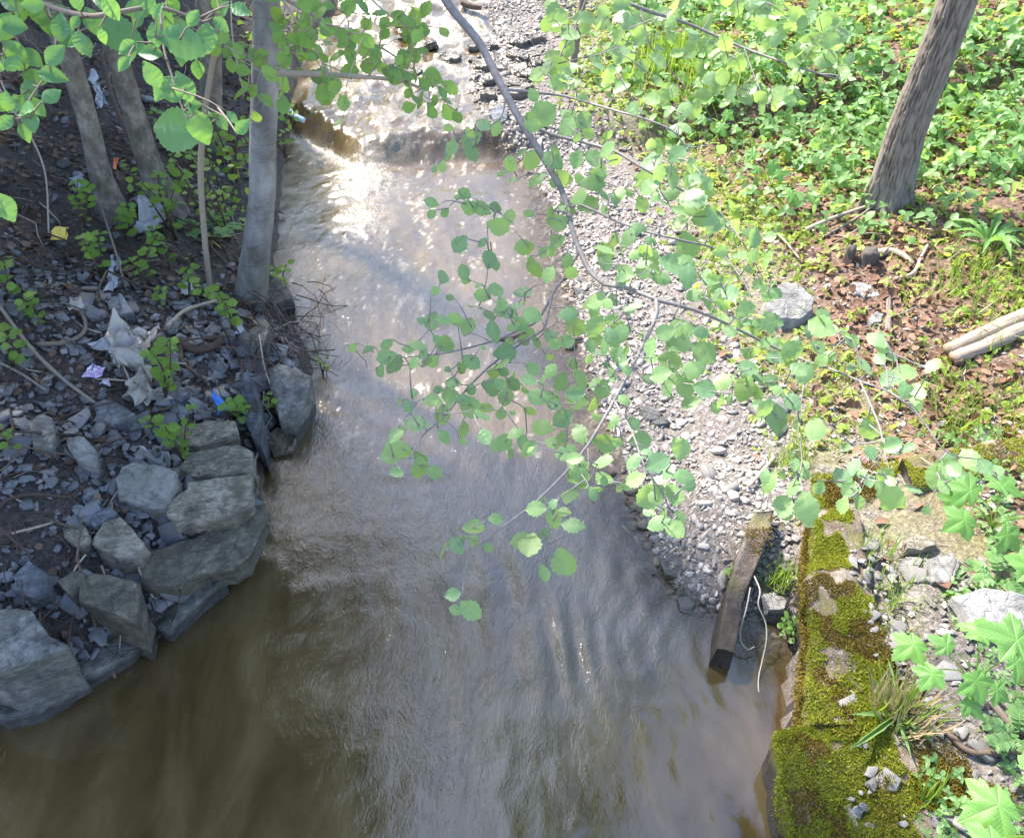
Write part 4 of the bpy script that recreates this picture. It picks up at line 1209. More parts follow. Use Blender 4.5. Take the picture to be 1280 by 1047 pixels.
# ------------------------------------------------------------------ sticks and roots
def gp(pts, lifts=0.02):
    out = []
    for k, p in enumerate(pts):
        l = lifts[k] if isinstance(lifts, (list, tuple)) else lifts
        out.append(G(p[0], p[1], l))
    return out
STK = [
 ('long straight grey stick slanting across the shale to the plastic sheet', [(-10, 372), (40, 440), (80, 480), (122, 512)], .014, .010, 'twig', .06),
 ('shorter straight stick below the long slanting one at the left edge', [(-10, 455), (28, 473), (62, 496)], .010, .007, 'twig', .05),
 ('curved grey root lying in a hook across dark slate', [(48, 435), (85, 432), (106, 420), (108, 405), (99, 391)], .016, .012, 'twig', .03),
 ('pale forked stick leaning toward the foot of the grey tree', [(212, 416), (236, 395), (278, 382)], .016, .010, 'pale_twig', .06),
 ('thick looping brown root under the leaning pale stick', [(226, 432), (242, 443), (262, 442), (277, 434), (279, 428)], .034, .024, 'dark_twig', .05),
 ('thinner root curling down from the thick looping root', [(228, 436), (229, 456), (240, 467), (262, 484)], .018, .012, 'dark_twig', .04),
 ('thin brown root winding over the shale above the tan block', [(0, 640), (14, 628), (45, 622), (89, 625), (100, 615)], .012, .007, 'dark_twig', .03),
 ('straight thin stick crossing brown leaf bits below the winding root', [(18, 672), (50, 664), (76, 656)], .008, .006, 'pale_twig', .04),
 ('thin bent stem rising beside the square tan block', [(113, 704), (100, 722), (92, 745)], .006, .005, 'pale_twig', .08),
 ('thin dark root running from the shale to the whitish stone', [(120, 572), (135, 560), (165, 552)], .012, .008, 'dark_twig', .04),
 ('pale bare twig with a fork above the yellow wrapper', [(6, 134), (33, 180), (47, 197), (67, 241), (64, 300)], .008, .007, 'pale_twig', [.3, .3, .3, .2, .05]),
 ('reddish twig branching down left from the forked twig', [(47, 197), (34, 228), (12, 258)], .006, .005, 'dark_twig', [.3, .2, .05]),
 ('crooked dark stem leaning on the stouter dark trunk', [(147, 131), (162, 187), (187, 234), (205, 262), (214, 290)], .02, .028, 'dark_twig', [.5, .4, .25, .1, .02]),
 ('thin grey twig standing in front of the leftmost dark trunk', [(125, 244), (133, 275), (150, 330), (158, 362)], .010, .008, 'twig', [.2, .15, .1, .02]),
 ('long thin brown twig reaching over the wet slab toward the creek', [(290, 496), (318, 490), (350, 484), (372, 472)], .008, .004, 'dark_twig', [.12, .14, .2, .26]),
 ('thin upright pale twig in front of the broad jutting stone', [(331, 445), (336, 480), (346, 506)], .006, .005, 'pale_twig', [.2, .15, .1]),
 ('fallen pale stick half hidden in leaf litter under the furrowed tree', [(1006, 294), (1046, 277), (1098, 260)], .020, .014, 'pale_twig', .06),
 ('thin pale twig crossing the green cover left of the boulder', [(966, 294), (980, 308), (998, 330)], .012, .009, 'pale_twig', .05),
 ('strip of rotten grey bark lying below the flat pale stone', [(1109, 418), (1110, 395), (1110, 374)], .028, .020, 'rotten', .02),
 ('long crumbling stick rising up the red litter beside the stump', [(1118, 352), (1140, 345), (1150, 325), (1158, 310)], .014, .012, 'pale_twig', .03),
 ('short brown stick beside the gravel near the top of the concrete beam', [(934, 613), (950, 596), (966, 577)], .012, .016, 'pale_twig', .04),
 ('thin grey stick at the foot of the furrowed tree', [(1030, 300), (1080, 272), (1118, 240), (1135, 222)], .012, .008, 'twig', [.04, .06, .12, .25]),
 ('half buried brown branch on the soil behind the moss wall', [(1170, 905), (1205, 940), (1240, 944), (1300, 940)], .016, .014, 'dark_twig', .03),
 ('dead brown branch crossing soil under the lower maple seedling', [(1235, 880), (1262, 910), (1290, 925)], .02, .016, 'rotten', .03),
 ('black driftwood piece wedged across the rocks of the riffle', [(578, 13), (590, 18), (602, 20)], .05, .035, 'dark_twig', .10),
 ('dark waterlogged stick below the hanging alder twigs', [(618, 428), (640, 424), (664, 414)], .012, .02, 'dark_twig', .02),
]
for lab, pts, r0, r1, mt, lf in STK:
    path_obj('root' if 'root ' in lab[:22] else 'stick', lab, 'root' if 'root ' in lab[:22] else 'stick', gp(pts, lf), r0, r1, mt, 7, 0.25)

# a thin sapling in front of the grey tree's left side
p0 = G(260, 362)
sap = thing('sapling', 'thin pale sapling stem standing left of the straight grey tree', 'sapling', p0)
pp = trunk_path([(258, 320), (256, 300), (251, 219), (256, 141), (271, 47), (273, 5), (275, -60)], p0, (0.6,))
put('stem', tube('stem', spline(pp, 60), np.linspace(.024, .016, 60), M['pale_twig'], 8, .1), sap)
p0 = G(716, 95)
sap2 = thing('sapling', 'slim grey sapling stem on the bank right of the riffle', 'sapling', p0)
pp = trunk_path([(718, 70), (726, 20), (731, -20), (738, -90)], p0, (0.8,))
put('stem', tube('stem', spline(pp, 40), np.linspace(.045, .03, 40), M['twig'], 8, .1), sap2)

# stump, split log
p0 = G(1080, 330)
stump = thing('stump', 'small dark broken stump in red leaf litter', 'stump', p0)
for (dx, dy, h, r_) in ((0.03, 0, .13, .07), (-.12, .05, .15, .04)):
    P = np.array([[p0.x + dx, p0.y + dy, p0.z - .08 + (h + .08) * t] for t in np.linspace(0, 1, 10)])
    V, F, U = tube_arrays(P, r_ * np.linspace(1.5, .92, 10), 22, 0.22)
    V[9 * 22:10 * 22, 2] += 0.05 * fbm(V[9 * 22:10 * 22, 0] * 30, V[9 * 22:10 * 22, 1] * 30)
    put('stump_wood', mk('stump_wood', V, F, M['stump'], False, U), stump)
put('root', tube('root', spline(gp([(1092, 322), (1112, 318), (1128, 323), (1140, 334)], .03), 14), np.linspace(.045, .015, 14), M['log'], 8, .2), stump)

def half_log(parent, name, pts, r0, seed):
    P = spline(pts, 20)
    V, F, U = tube_arrays(P, np.linspace(r0, r0 * 1.1, 20), 22, 0.30)
    put(name, mk(name, V, F, M['log'], True, U), parent)
p0 = G(1190, 452)
lg = thing('split_log', 'pale weathered log split lengthwise at the right edge', 'log', p0)
half_log(lg, 'log_half', [G(1181, 446, .06), G(1215, 431, .06), G(1262, 410, .07), G(1330, 382, .08)], .052, 1)
half_log(lg, 'log_half', [G(1189, 455, .05), G(1226, 440, .05), G(1268, 422, .05), G(1340, 393, .06)], .052, 2)

# ------------------------------------------------------------------ litter on the left bank
def crumple(name, label, cat, quad, mat, amp=0.04, lift=0.04, n=14, seed=0, freq=16):
    a, b, c, d = [np.array(G(x, y, lift)) for x, y in quad]
    for v_ in (a, b, c, d):
        v_[:2] += np.random.default_rng(seed + int(abs(v_[0]) * 100)).normal(0, .02, 2)
    u = np.linspace(0, 1, n)
    P = ((a[None, None] * (1 - u)[None, :, None] + b * u[None, :, None]) * (1 - u)[:, None, None] + (d * (1 - u)[None, :, None] + c * u[None, :, None]) * u[:, None, None])
    e = np.minimum.outer(np.minimum(u, 1 - u), np.minimum(u, 1 - u))
    q = P.copy()
    P[..., 2] += amp * (0.3 + np.abs(fbm(q[..., 0] * freq + seed, q[..., 1] * freq, 0, 3)) * 2) - lift * 0.5
    P[..., 0] += amp * 1.1 * fbm(q[..., 0] * freq, q[..., 1] * freq + seed, 9, 3)
    P[..., 1] += amp * 1.1 * fbm(q[..., 0] * freq, q[..., 1] * freq + seed, 19, 3)
    g = ground_h(P[..., 0], P[..., 1]) + 0.012
    P[..., 2] = np.maximum(P[..., 2], g)
    me = mk(name, P.reshape(-1, 3), grid_faces(n, n)[:, ::-1].copy(), M[mat], False)
    o = put(name, me)
    ctr = Vector(P.reshape(-1, 3).mean(0)); me.transform(Matrix.Translation(-ctr)); o.location = ctr
    return tag(o, label, cat)
crumple('plastic_sheet', 'large crumpled clear plastic sheet draped down the shale slope', 'plastic sheet', [(146, 420), (196, 424), (190, 512), (172, 512)], 'clear_plastic', .13, .06, 34, 1, 11)
crumple('plastic_sheet', 'torn lower tail of plastic lying beside the leafy sprig', 'plastic sheet', [(176, 494), (206, 492), (218, 506), (184, 514)], 'clear_plastic', .05, .04, 14, 2)
crumple('plastic_scrap', 'small pale scrap of plastic just left of the large clear sheet', 'plastic scrap', [(118, 433), (142, 427), (146, 440), (122, 442)], 'white_plastic', .03, .03, 10, 3)
crumple('plastic_bag', 'bluish white plastic bag caught between the two dark trunks', 'plastic bag', [(162, 262), (196, 258), (210, 290), (176, 300)], 'white_plastic', .10, .08, 20, 4, 7)
crumple('plastic_strip', 'upright white plastic strip below the leftmost dark trunk', 'plastic strip', [(142, 330), (152, 328), (154, 365), (142, 368)], 'white_plastic', .05, .05, 14, 5)
crumple('wrapper', 'bright yellow crumpled wrapper among bare twigs', 'wrapper', [(66, 297), (88, 295), (89, 309), (67, 309)], 'yellow_paper', .02, .12, 10, 6)
crumple('wrapper', 'purple and white torn wrapper on dark shale', 'wrapper', [(109, 464), (128, 468), (124, 478), (110, 474)], 'purple_wrapper', .02, .03, 10, 7)
crumple('wrapper', 'smaller lilac wrapper piece below the purple and white one', 'wrapper', [(121, 479), (139, 480), (137, 490), (123, 488)], 'purple_wrapper', .02, .03, 10, 8)
crumple('plastic_scrap', 'vivid blue plastic scrap sticking out above the layered slabs', 'plastic scrap', [(264, 506), (276, 502), (296, 522), (276, 526)], 'blue_plastic', .035, .14, 12, 9)
crumple('paper_scrap', 'small white paper scrap on the tilted dark stone', 'paper scrap', [(299, 414), (309, 410), (310, 427), (299, 428)], 'white_plastic', .02, .14, 8, 10)
crumple('paper_scrap', 'pale paper scrap on brown litter below the plastic tail', 'paper scrap', [(176, 560), (188, 556), (190, 566), (178, 568)], 'white_plastic', .015, .03, 8, 11)
crumple('plastic_scrap', 'white plastic scrap lying in front of the leftmost dark trunk', 'plastic scrap', [(92, 228), (102, 226), (103, 246), (91, 246)], 'white_plastic', .03, .06, 8, 12)
crumple('plastic_scrap', 'long blue white plastic scrap between dark trunks higher up', 'plastic scrap', [(108, 98), (118, 100), (140, 136), (128, 138)], 'white_plastic', .05, .05, 12, 13)
crumple('paper_scrap', 'greyish crumpled paper among twigs right of the plastic strip', 'paper scrap', [(226, 362), (243, 360), (244, 372), (228, 373)], 'white_plastic', .03, .03, 10, 14)
crumple('paper_scrap', 'white scrap at the bottom of the clear sheet tail', 'paper scrap', [(176, 520), (184, 518), (186, 526), (178, 527)], 'white_plastic', .02, .03, 8, 15)
crumple('paper_scrap', 'grey white rag beside the hooked root on slate', 'paper scrap', [(86, 378), (104, 376), (108, 394), (92, 396)], 'clear_plastic', .04, .03, 10, 16)
crumple('plastic_scrap', 'orange red plastic strip near the foot of the dark trunks', 'plastic scrap', [(144, 205), (149, 204), (149, 222), (145, 222)], 'orange_plastic', .02, .10, 6, 17)
path_obj('pipe', 'pale blue plastic pipe end poking from the bank above the small fall', 'pipe', [G(352, 136, .10), at_z(366, 143, .33), at_z(380, 151, .30)], .032, .03, 'pale_blue_plastic', 12, 0.03)

# ------------------------------------------------------------------ loose stone: shale on the left, gravel on the right
NTOP = 280
def loose(name, label, cat, group, stuff_name, P, R, Sc, tm, mat, ntop=NTOP):
    """the largest in the photo become things of their own, the rest one heap"""
    vis = Sc / np.maximum(depth_of(P.T), 0.5)
    px = CX + FPX * P[:, 0] / depth_of(P.T)
    cyv = (P[:, 1] * SP + (P[:, 2] - CAM_H) * CP) / depth_of(P.T)
    py = CY - FPX * cyv
    infr = (px > -8) & (px < 1288) & (py > -5) & (py < 1052)
    order = np.argsort(-(vis * infr))
    big, rest = order[:ntop], order[ntop:]
    meshes = [mk(name, V, F, M[mat], False) for V, F in tm]
    for k in big:
        o = put(name, meshes[k % len(meshes)], None, mat4(P[k], R[k], float(Sc[k])))
        tag(o, label, cat, group)
    if len(rest):
        put(stuff_name, scatter(stuff_name, tm, P[rest], R[rest], Sc[rest], M[mat]), None, None, 'stuff')

def slope_normal(x, y, e=0.04):
    hx = (ground_h(x + e, y) - ground_h(x - e, y)) / (2 * e)
    hy = (ground_h(x, y + e) - ground_h(x, y - e)) / (2 * e)
    return norm(np.stack([-hx, -hy, np.ones_like(hx)], -1))

def lay(x, y, tilt):
    n = norm(slope_normal(x, y) + rng.normal(size=(len(x), 3)) * tilt)
    return n, frames(rng.normal(size=(len(x), 3)), n)

def frames_up(n):
    d = rng.normal(size=n.shape); return frames(np.cross(n, d), n)

# shale
N = 15000
x = rng.uniform(-5.2, -0.6, N); y = rng.uniform(1.6, 8.6, N)
dl = xl(y) - x
dens = smooth(dl / 0.12) * np.where(y < 5.4, 1.0, 0.10) * (0.35 + 0.65 * (fbm(x * 1.7, y * 1.7, 33, 3) > -0.25))
k = rng.random(N) < dens
x, y = x[k], y[k]
near_ = 1 + 0.7 * smooth((1.0 - (xl(y) - x)) / .5) * (y < 5)
Sc = near_ * np.clip(rng.lognormal(math.log(0.046), 0.6, len(x)), 0.02, 0.22)
n = norm(slope_normal(x, y) * 0.8 + [0, -0.15, 0.2] + rng.normal(size=(len(x), 3)) * 0.24)
P = np.stack([x, y, ground_h(x, y) + 0.012 + Sc * 0.06], -1)
loose('shale_piece', 'flat blue grey shale piece lying loose on the dark left bank', 'shale', 'loose shale pieces on the left bank', 'shale_chips', P, frames_up(n), Sc, SLAB, 'shale')

# gravel bar
N = 62000
y = rng.uniform(2.6, 15.0, N); x = xr(y) + rng.uniform(-0.25, 2.6, N)
dr = x - xr(y)
edge = 1.35 + 0.9 * fbm(x * 1.6, y * 1.6, 17, 4)
dens = smooth((dr + 0.2) / 0.2) * (0.10 + 0.90 * smooth((edge - dr) / 0.9))
dens *= np.where((x - wall_x(y) > -0.02) & (y < 4.0), 0.0, 1)
bm = (x - wall_x(y) > -0.62) & (y < 3.35)
dens *= np.where(bm, 0.55, 1)
k = rng.random(N) < dens
x, y = x[k], y[k]
dr = x - xr(y)
Sc = np.clip(rng.lognormal(math.log(0.034), 0.5, len(x)), 0.014, 0.17)
n = norm(slope_normal(x, y) + rng.normal(size=(len(x), 3)) * 0.35)
P = np.stack([x, y, ground_h(x, y) + Sc * 0.06], -1)
land = dr > 0.02
tmx = PEB[:2] + SLAB[:10]
tmx = [(V * (1, 1, 1.0) if i < 2 else V * (1, 0.75, 1.25), F) for i, (V, F) in enumerate(tmx)]
loose('pebble', 'light grey or tan pebble lying in the sunlit gravel bar', 'pebble', 'pebbles of the gravel bar', 'gravel', P[land], frames_up(n[land]), Sc[land], tmx, 'pebble')
wet = ~land
put('bed_gravel', scatter('bed_gravel', tmx, P[wet], frames_up(n[wet]), Sc[wet] * 1.5, M['brown_stone']), None, None, 'stuff')
# submerged stones along the right shore
N = 900
y = rng.uniform(2.9, 6.5, N); x = xr(y) - rng.uniform(0.0, 0.45, N)
Sc = rng.uniform(0.05, 0.16, N)
P = np.stack([x, y, ground_h(x, y) + 0.01], -1)
put('bed_gravel', scatter('bed_gravel', tmx, P, frames_up(norm(np.array([0, 0, 1.0]) + rng.normal(size=(N, 3)) * .25)), Sc, M['brown_stone']), None, None, 'stuff')

# dark stones of the riffle
r = np.random.default_rng(8)
rif = [(525, 40), (508, 48), (500, 30), (540, 62), (588, 78), (596, 95), (605, 88), (612, 104), (622, 96), (630, 84), (640, 72), (646, 90), (655, 78), (660, 96), (668, 70), (628, 112),
       (600, 112), (640, 108), (590, 62), (552, 70), (571, 72), (562, 78), (617, 62), (636, 50), (650, 56), (668, 52), (642, 122), (610, 122), (660, 116), (598, 150), (566, 140), (520, 96), (676, 86), (690, 76), (580, 120)]
stm = [rock_mesh([(0.5 * math.cos(a) * r.uniform(.6, 1.1), 0.5 * math.sin(a) * r.uniform(.45, .9), 0) for a in np.linspace(0, 2 * math.pi, 8)[:-1]], r.uniform(-.4, .4, 2), 0.4, M['wet_stone'], i, 0.25, 0.05, 1.25, 0.15, 28, 10) for i in range(7)]
for i, (px, py) in enumerate(rif):
    g = G(px, py)
    zt = max(g.z, float(wbase(g.x, g.y))) + r.uniform(0.01, 0.09)
    s = r.uniform(0.14, 0.38)
    o = put('riffle_stone', stm[i % 7], None, mat4((g.x, g.y, zt), Matrix.Rotation(r.uniform(0, 6.28), 3, 'Z'), (s, s, s * .6)))
    tag(o, 'dark wet stone breaking the white riffle at the top of the creek', 'stone', 'dark stones of the riffle')

# rubble and leaf bits behind the moss wall
N = 1500
y = rng.uniform(1.2, 4.1, N); x = wall_x(y) + rng.uniform(0.24, 2.2, N)
Sc = np.clip(rng.lognormal(math.log(0.042), 0.55, N), 0.02, 0.2)
P = np.stack([x, y, np.maximum(ground_h(x, y), np.where((x - wall_x(y) < .5) & (y < 3.4), .335, 0)) + .012], -1)
nn = norm(slope_normal(x, y) + rng.normal(size=(N, 3)) * .25)
k = fbm(x * 2.2, y * 2.2, 71, 3) > -0.12
loose('rubble_piece', 'flat grey brown stone chip in the rubble behind the moss wall', 'stone chip', 'stone chips behind the moss wall', 'rubble', P[k], frames_up(nn[k]), Sc[k], SLAB, 'rubble', 120)
# pale pebbles on the trodden earth between gravel bar and kerb
N = 2600
y = rng.uniform(3.1, 5.2, N); x = wall_x(y) + rng.uniform(-.3, 1.7, N)
k = (fbm(x * 2, y * 2, 77, 3) > -.2) & ~((y < 3.35) & (x - wall_x(y) < .45))
x, y = x[k], y[k]
P = np.stack([x, y, ground_h(x, y) + .004], -1)
put('gravel', scatter('gravel', tmx, P, frames_up(norm(np.array([0, 0, 1.]) + rng.normal(size=(len(x), 3)) * .25)), np.clip(rng.lognormal(math.log(.022), .5, len(x)), .01, .08), M['pebble']), None, None, 'stuff')
# pocket between beam and wall
N = 260
y = rng.uniform(2.2, 3.4, N); x = wall_x(y) - rng.uniform(0.03, 0.30, N)
Sc = rng.uniform(.02, .07, N)
P = np.stack([x, y, ground_h(x, y) + .01], -1)
put('rubble', scatter('rubble', SLAB, P, frames_up(norm(np.array([0, 0, 1.]) + rng.normal(size=(N, 3)) * .3)), Sc, M['rubble']), None, None, 'stuff')

# ------------------------------------------------------------------ dead leaves, fine twigs
def curl(seed):
    V, F, U = leaf_shape('lance' if seed % 2 else 'round', seed, 5, 1)
    V = V.copy(); V[:, 2] += 0.5 * np.random.default_rng(seed).uniform(.3, 1.2) * V[:, 0] ** 2 + 0.25 * (V[:, 1] - .5) ** 2
    return V, F, U
CURL = [curl(i) for i in range(8)]
def dead(name, x, y, size, mat, tilt=.45, z=0.012):
    n = norm(slope_normal(x, y) + rng.normal(size=(len(x), 3)) * tilt)
    P = np.stack([x, y, ground_h(x, y) + z], -1)
    put(name, scatter(name, CURL, P, frames_up(n), size * rng.uniform(.5, 1.3, len(x)), M[mat]), None, None, 'stuff')
N = 16000
y = rng.uniform(1.3, 14, N); x = xr(y) + rng.uniform(0.6, 7.5, N)
dr = x - xr(y)
k = (rng.random(N) < np.where(dr > 2.0, 1.0, 0.22 * (dr > 1.0))) & ~((y < 4) & (x - wall_x(y) < 0.3))
dead('leaf_litter', x[k], y[k], 0.075, 'dead_leaf')
N = 12000
y = rng.uniform(2.0, 11.5, N); x = xl(y) - rng.uniform(0.1, 5.0, N)
k = rng.random(N) < np.where(y > 5.2, 1.0, 0.55) * (fbm(x * 1.5, y * 1.5, 44, 3) > -.2)
dead('leaf_litter', x[k], y[k], 0.055, 'dark_litter')
for px_, py_ in ((1115, 330), (1150, 500), (1170, 200), (1120, 430)):
    g_ = G(px_, py_)
    dead('leaf_litter', g_.x + rng.normal(0, .50, 260), g_.y + rng.normal(0, .45, 260), .06, 'dead_leaf', .7, .03)
STICK = []
for i in range(6):
    r = np.random.default_rng(i + 5)
    q = np.cumsum(np.vstack([[0, 0, 0], np.column_stack([r.normal(0, .08, 4), np.full(4, .25), r.normal(0, .05, 4)])]), 0); q[:, 1] -= .5
    STICK.append(tube_arrays(q, np.linspace(.013, .007, 5), 4))
def sticks(name, x, y, L, mat, tilt=.2, z=.02):
    n = norm(slope_normal(x, y) + rng.normal(size=(len(x), 3)) * tilt)
    P = np.stack([x, y, ground_h(x, y) + z], -1)
    put(name, scatter(name, STICK, P, frames_up(n), L, M[mat]), None, None, 'stuff')
N = 3200
y = rng.uniform(2.2, 11, N); x = xl(y) - rng.uniform(0.1, 5.0, N)
sticks('twig_litter', x, y, np.clip(rng.lognormal(math.log(.26), .5, N), .08, .9), 'dark_twig')
N = 420
y = rng.uniform(2.4, 11, N); x = xl(y) - rng.uniform(0.1, 5.0, N)
sticks('twig_litter', x, y, np.clip(rng.lognormal(math.log(.28), .5, N), .1, .9), 'pale_twig', .25, .03)
N = 500
y = rng.uniform(1.4, 9, N); x = xr(y) + rng.uniform(1.2, 6, N)
sticks('twig_litter', x, y, np.clip(rng.lognormal(math.log(.22), .5, N), .08, .8), 'pale_twig', .15, .02)
# roots and dead stems hanging at the tree foot
N = 120
a = G(345, 425)
x = a.x + rng.normal(0, .16, N); y = a.y + rng.normal(0, .38, N)
n = norm(np.column_stack([rng.normal(0, 1, N), rng.normal(0, .6, N), np.full(N, .25)]))
put('rootlets', scatter('rootlets', STICK, np.stack([x, y, np.maximum(ground_h(x, y), 0.0) + .07], -1), frames(norm(np.column_stack([rng.uniform(0, 1, N), rng.normal(-.5, .6, N), rng.uniform(-.7, .1, N)])), n), rng.uniform(.15, .5, N), M['dark_twig']), None, None, 'stuff')

# ------------------------------------------------------------------ green cover of the right bank
def cover(name, x, y, size, mat, tm, lift=0.10, tilt=.5, sun=.5):
    n = norm(np.array([0, 0, 1.0]) * .9 + rng.normal(size=(len(x), 3)) * tilt + TOCAM(np.stack([x, y, x * 0 + .5], -1)) * .35)
    P = np.stack([x, y, ground_h(x, y) + lift * rng.random(len(x)) ** 1.2 + .015], -1)
    put(name, scatter(name, tm, P, frames_up(n), size * rng.uniform(.6, 1.3, len(x)), M[mat], True), None, None, 'stuff')
tb = b4
N = 34000
y = rng.uniform(4.5, 20, N); x = xr(y) + rng.uniform(0.9, 12, N)
dr = x - xr(y)
pat = fbm(x * .9, y * .9, 55, 4)
far = smooth((y + 0.35 * x - 7.2) / 1.6)
dens = np.where(pat > -0.08, 1, .14) * far * smooth((dr - 1.3 + .4 * pat) / .5)
k = rng.random(N) < dens
h_ = fbm(x * .7, y * .7, 56, 3)
ka, kb = k & (h_ > -.12), k & (h_ <= .05) & (rng.random(N) < .7)
cover('ground_cover', x[ka], y[ka], .085, 'cover_leaf', LEAF['tri'], .24, .6)
cover('ground_cover', x[kb], y[kb], .10, 'spray_leaf', LEAF['round'], .16, .6)
N = 14000
y = rng.uniform(3.2, 12, N); x = xr(y) + rng.uniform(0.7, 6.5, N)
dr = x - xr(y)
pat = fbm(x * 1.4, y * 1.4, 65, 4)
lit_ = np.ones(N)
for px_, py_ in ((1115, 330), (1150, 500), (1120, 430)):
    g_ = G(px_, py_)
    lit_ *= 1 - .65 * np.exp(-((x - g_.x) ** 2 + (y - g_.y) ** 2) / .35)
k = (rng.random(N) < lit_ * np.where(pat > -0.16, .85, .2) * smooth((dr - 0.75) / .6)) & ~((y < 4.1) & (x > wall_x(y) - .1))
cover('low_ground_cover', x[k], y[k], .042, 'yellow_leaf', LEAF['tri'], .05)
N = 2600
y = rng.uniform(1.4, 4.1, N); x = wall_x(y) + rng.uniform(.5, 2.6, N)
k = fbm(x * 2.0, y * 2.0, 75, 3) > .12
cover('low_ground_cover', x[k], y[k], .034, 'cover_leaf', LEAF['tri'], .05)
# upper left background greenery on the slope
N = 7500
y = rng.uniform(6.0, 15, N); x = xl(y) - rng.uniform(.05, 4.5, N)
k = rng.random(N) < np.where(fbm(x * 1.1, y * 1.1, 85, 3) > .0, .9, .1) * smooth((y - 5.6) / 1.8) * smooth((x + 3.4) / 1.2)
cover('bank_leaves', x[k], y[k], .075, 'young_leaf', LEAF['small'], .55, .6)

# moss carpet at the back of the gravel bar
N = 26000
y = rng.uniform(3.3, 7.5, N); x = xr(y) + rng.uniform(.8, 2.9, N)
dr = x - xr(y)
m_ = fbm(x * 1.8, y * 1.8, 91, 4) + .9 * np.exp(-((dr - 1.7) / .5) ** 2)
k = (m_ > .74) & (dr < 2.5) & ~((y < 4.0) & (x > wall_x(y) - .55))
put('moss_carpet', fuzz('moss_carpet', np.stack([x[k], y[k], ground_h(x[k], y[k]) + .01], -1), np.array([0, 0, 1.0]), .022, 'yellow_leaf', .9), None, None, 'stuff')

# moss spilling from the wall over the rubble, and round to the kerb
pp_ = []
for px, py, rx, ry, n_ in ((1085, 590, 75, 22, 9000), (1190, 1010, 60, 50, 9000), (1105, 860, 45, 60, 5000), (1150, 975, 40, 40, 4000), (1050, 625, 40, 20, 3500), (1215, 535, 60, 22, 4000)):
    q = np.column_stack([px + rng.normal(0, rx * .6, n_), py + rng.normal(0, ry * .6, n_)])
    pp_.append(at_z(q[:, 0], q[:, 1], .35 if py > 640 else .30))
p = np.concatenate(pp_)
p[:, 2] = np.maximum(ground_h(p[:, 0], p[:, 1]), np.where((p[:, 0] - wall_x(p[:, 1]) < .45) & (p[:, 1] < 3.3), .35, 0)) + .008
k = fbm(p[:, 0] * 5, p[:, 1] * 5, 23, 4) > -.05
for mt, kk in (('moss', k & (fbm(p[:, 0] * 4, p[:, 1] * 4, 29) > -.1)), ('brown_moss', k & (fbm(p[:, 0] * 4, p[:, 1] * 4, 29) < .0))):
    put('moss_carpet', fuzz('moss_carpet', p[kk], np.array([0, 0, 1.0]), .017, mt), None, None, 'stuff')

# ------------------------------------------------------------------ grass tufts
GB = []
for i in range(5):
    r = np.random.default_rng(i + 60); b = r.uniform(.1, .7)
    t = np.linspace(0, 1, 5)
    V = []
    for q in t:
        wd = .022 * (1 - q ** 1.6) + .002
        V += [(-wd, q * (1 - .25 * b * q), b * q ** 2 * .6), (wd, q * (1 - .25 * b * q), b * q ** 2 * .6)]
    F = []
    for q in range(4): F += [(2 * q, 2 * q + 1, 2 * q + 3), (2 * q, 2 * q + 3, 2 * q + 2)]
    GB.append((np.array(V), np.array(F), np.array([(v[0] + .5, v[1]) for v in V])))
def tuft(label, px, py, n, L, spread, mat='grass', rad=.05, dry=0, cat='grass tuft', bias=(0, 0, 0)):
    g = G(px, py)
    z = g.z
    if px > 1000 and py > 620 and px < 1130: z = max(z, .34)
    t = thing('grass_tuft', label, cat, Vector((g.x, g.y, z)))
    for mt, cnt, nm in ((mat, n, 'blades'), ('dry_grass', dry, 'dry_blades')):
        if not cnt: continue
        P = np.column_stack([g.x + rng.normal(0, rad, cnt), g.y + rng.normal(0, rad, cnt), np.full(cnt, z - .005)])
        d = norm(np.column_stack([rng.normal(0, spread, cnt), rng.normal(0, spread, cnt), np.ones(cnt)]) + np.asarray(bias))
        nn = -norm(np.column_stack([d[:, 0], d[:, 1], -np.full(cnt, .2)]))
        put(nm, scatter(nm, GB, P, frames(d, nn), L * rng.uniform(.5, 1.2, cnt), M[mt], True), t, None, 'stuff')
tuft('fresh green grass tuft in the gap between beam and moss wall', 975, 725, 150, .17, .6, rad=.06)
tuft('pale yellow green grass tuft above the concrete beam', 993, 585, 160, .20, .7, 'grass', .08, 60)
tuft('grass tuft with a shock of dry straw on the moss wall', 1122, 905, 100, .26, .8, 'grass', .05, 130, bias=(0, .2, 0))
tuft('fine green grass growing out of rubble behind the moss wall', 1130, 755, 180, .16, .8, 'grass', .12)
tuft('small grass tuft with pale blades low on the mossy block', 1160, 1000, 16, .26, .5, 'grass', .02)
tuft('wispy green grass by the boulder', 1000, 395, 60, .16, .6, 'grass', .06)
tuft('thick mound of feathery grass above the split log', 1250, 360, 480, .22, .9, 'grass', .30)
tuft('second feathery grass mound at the far right above the kerb', 1235, 520, 420, .20, .9, 'grass', .28)
tuft('upright bright grass clump at the edge of the green bank', 840, 80, 420, .34, .4, 'grass', .22)
tuft('sparse grass by the reddish leaf litter left of the stump', 900, 110, 260, .30, .5, 'grass', .2)
tuft('little grass tuft between rubble stones and the brown leaves', 1090, 700, 60, .16, .6, 'grass', .06)
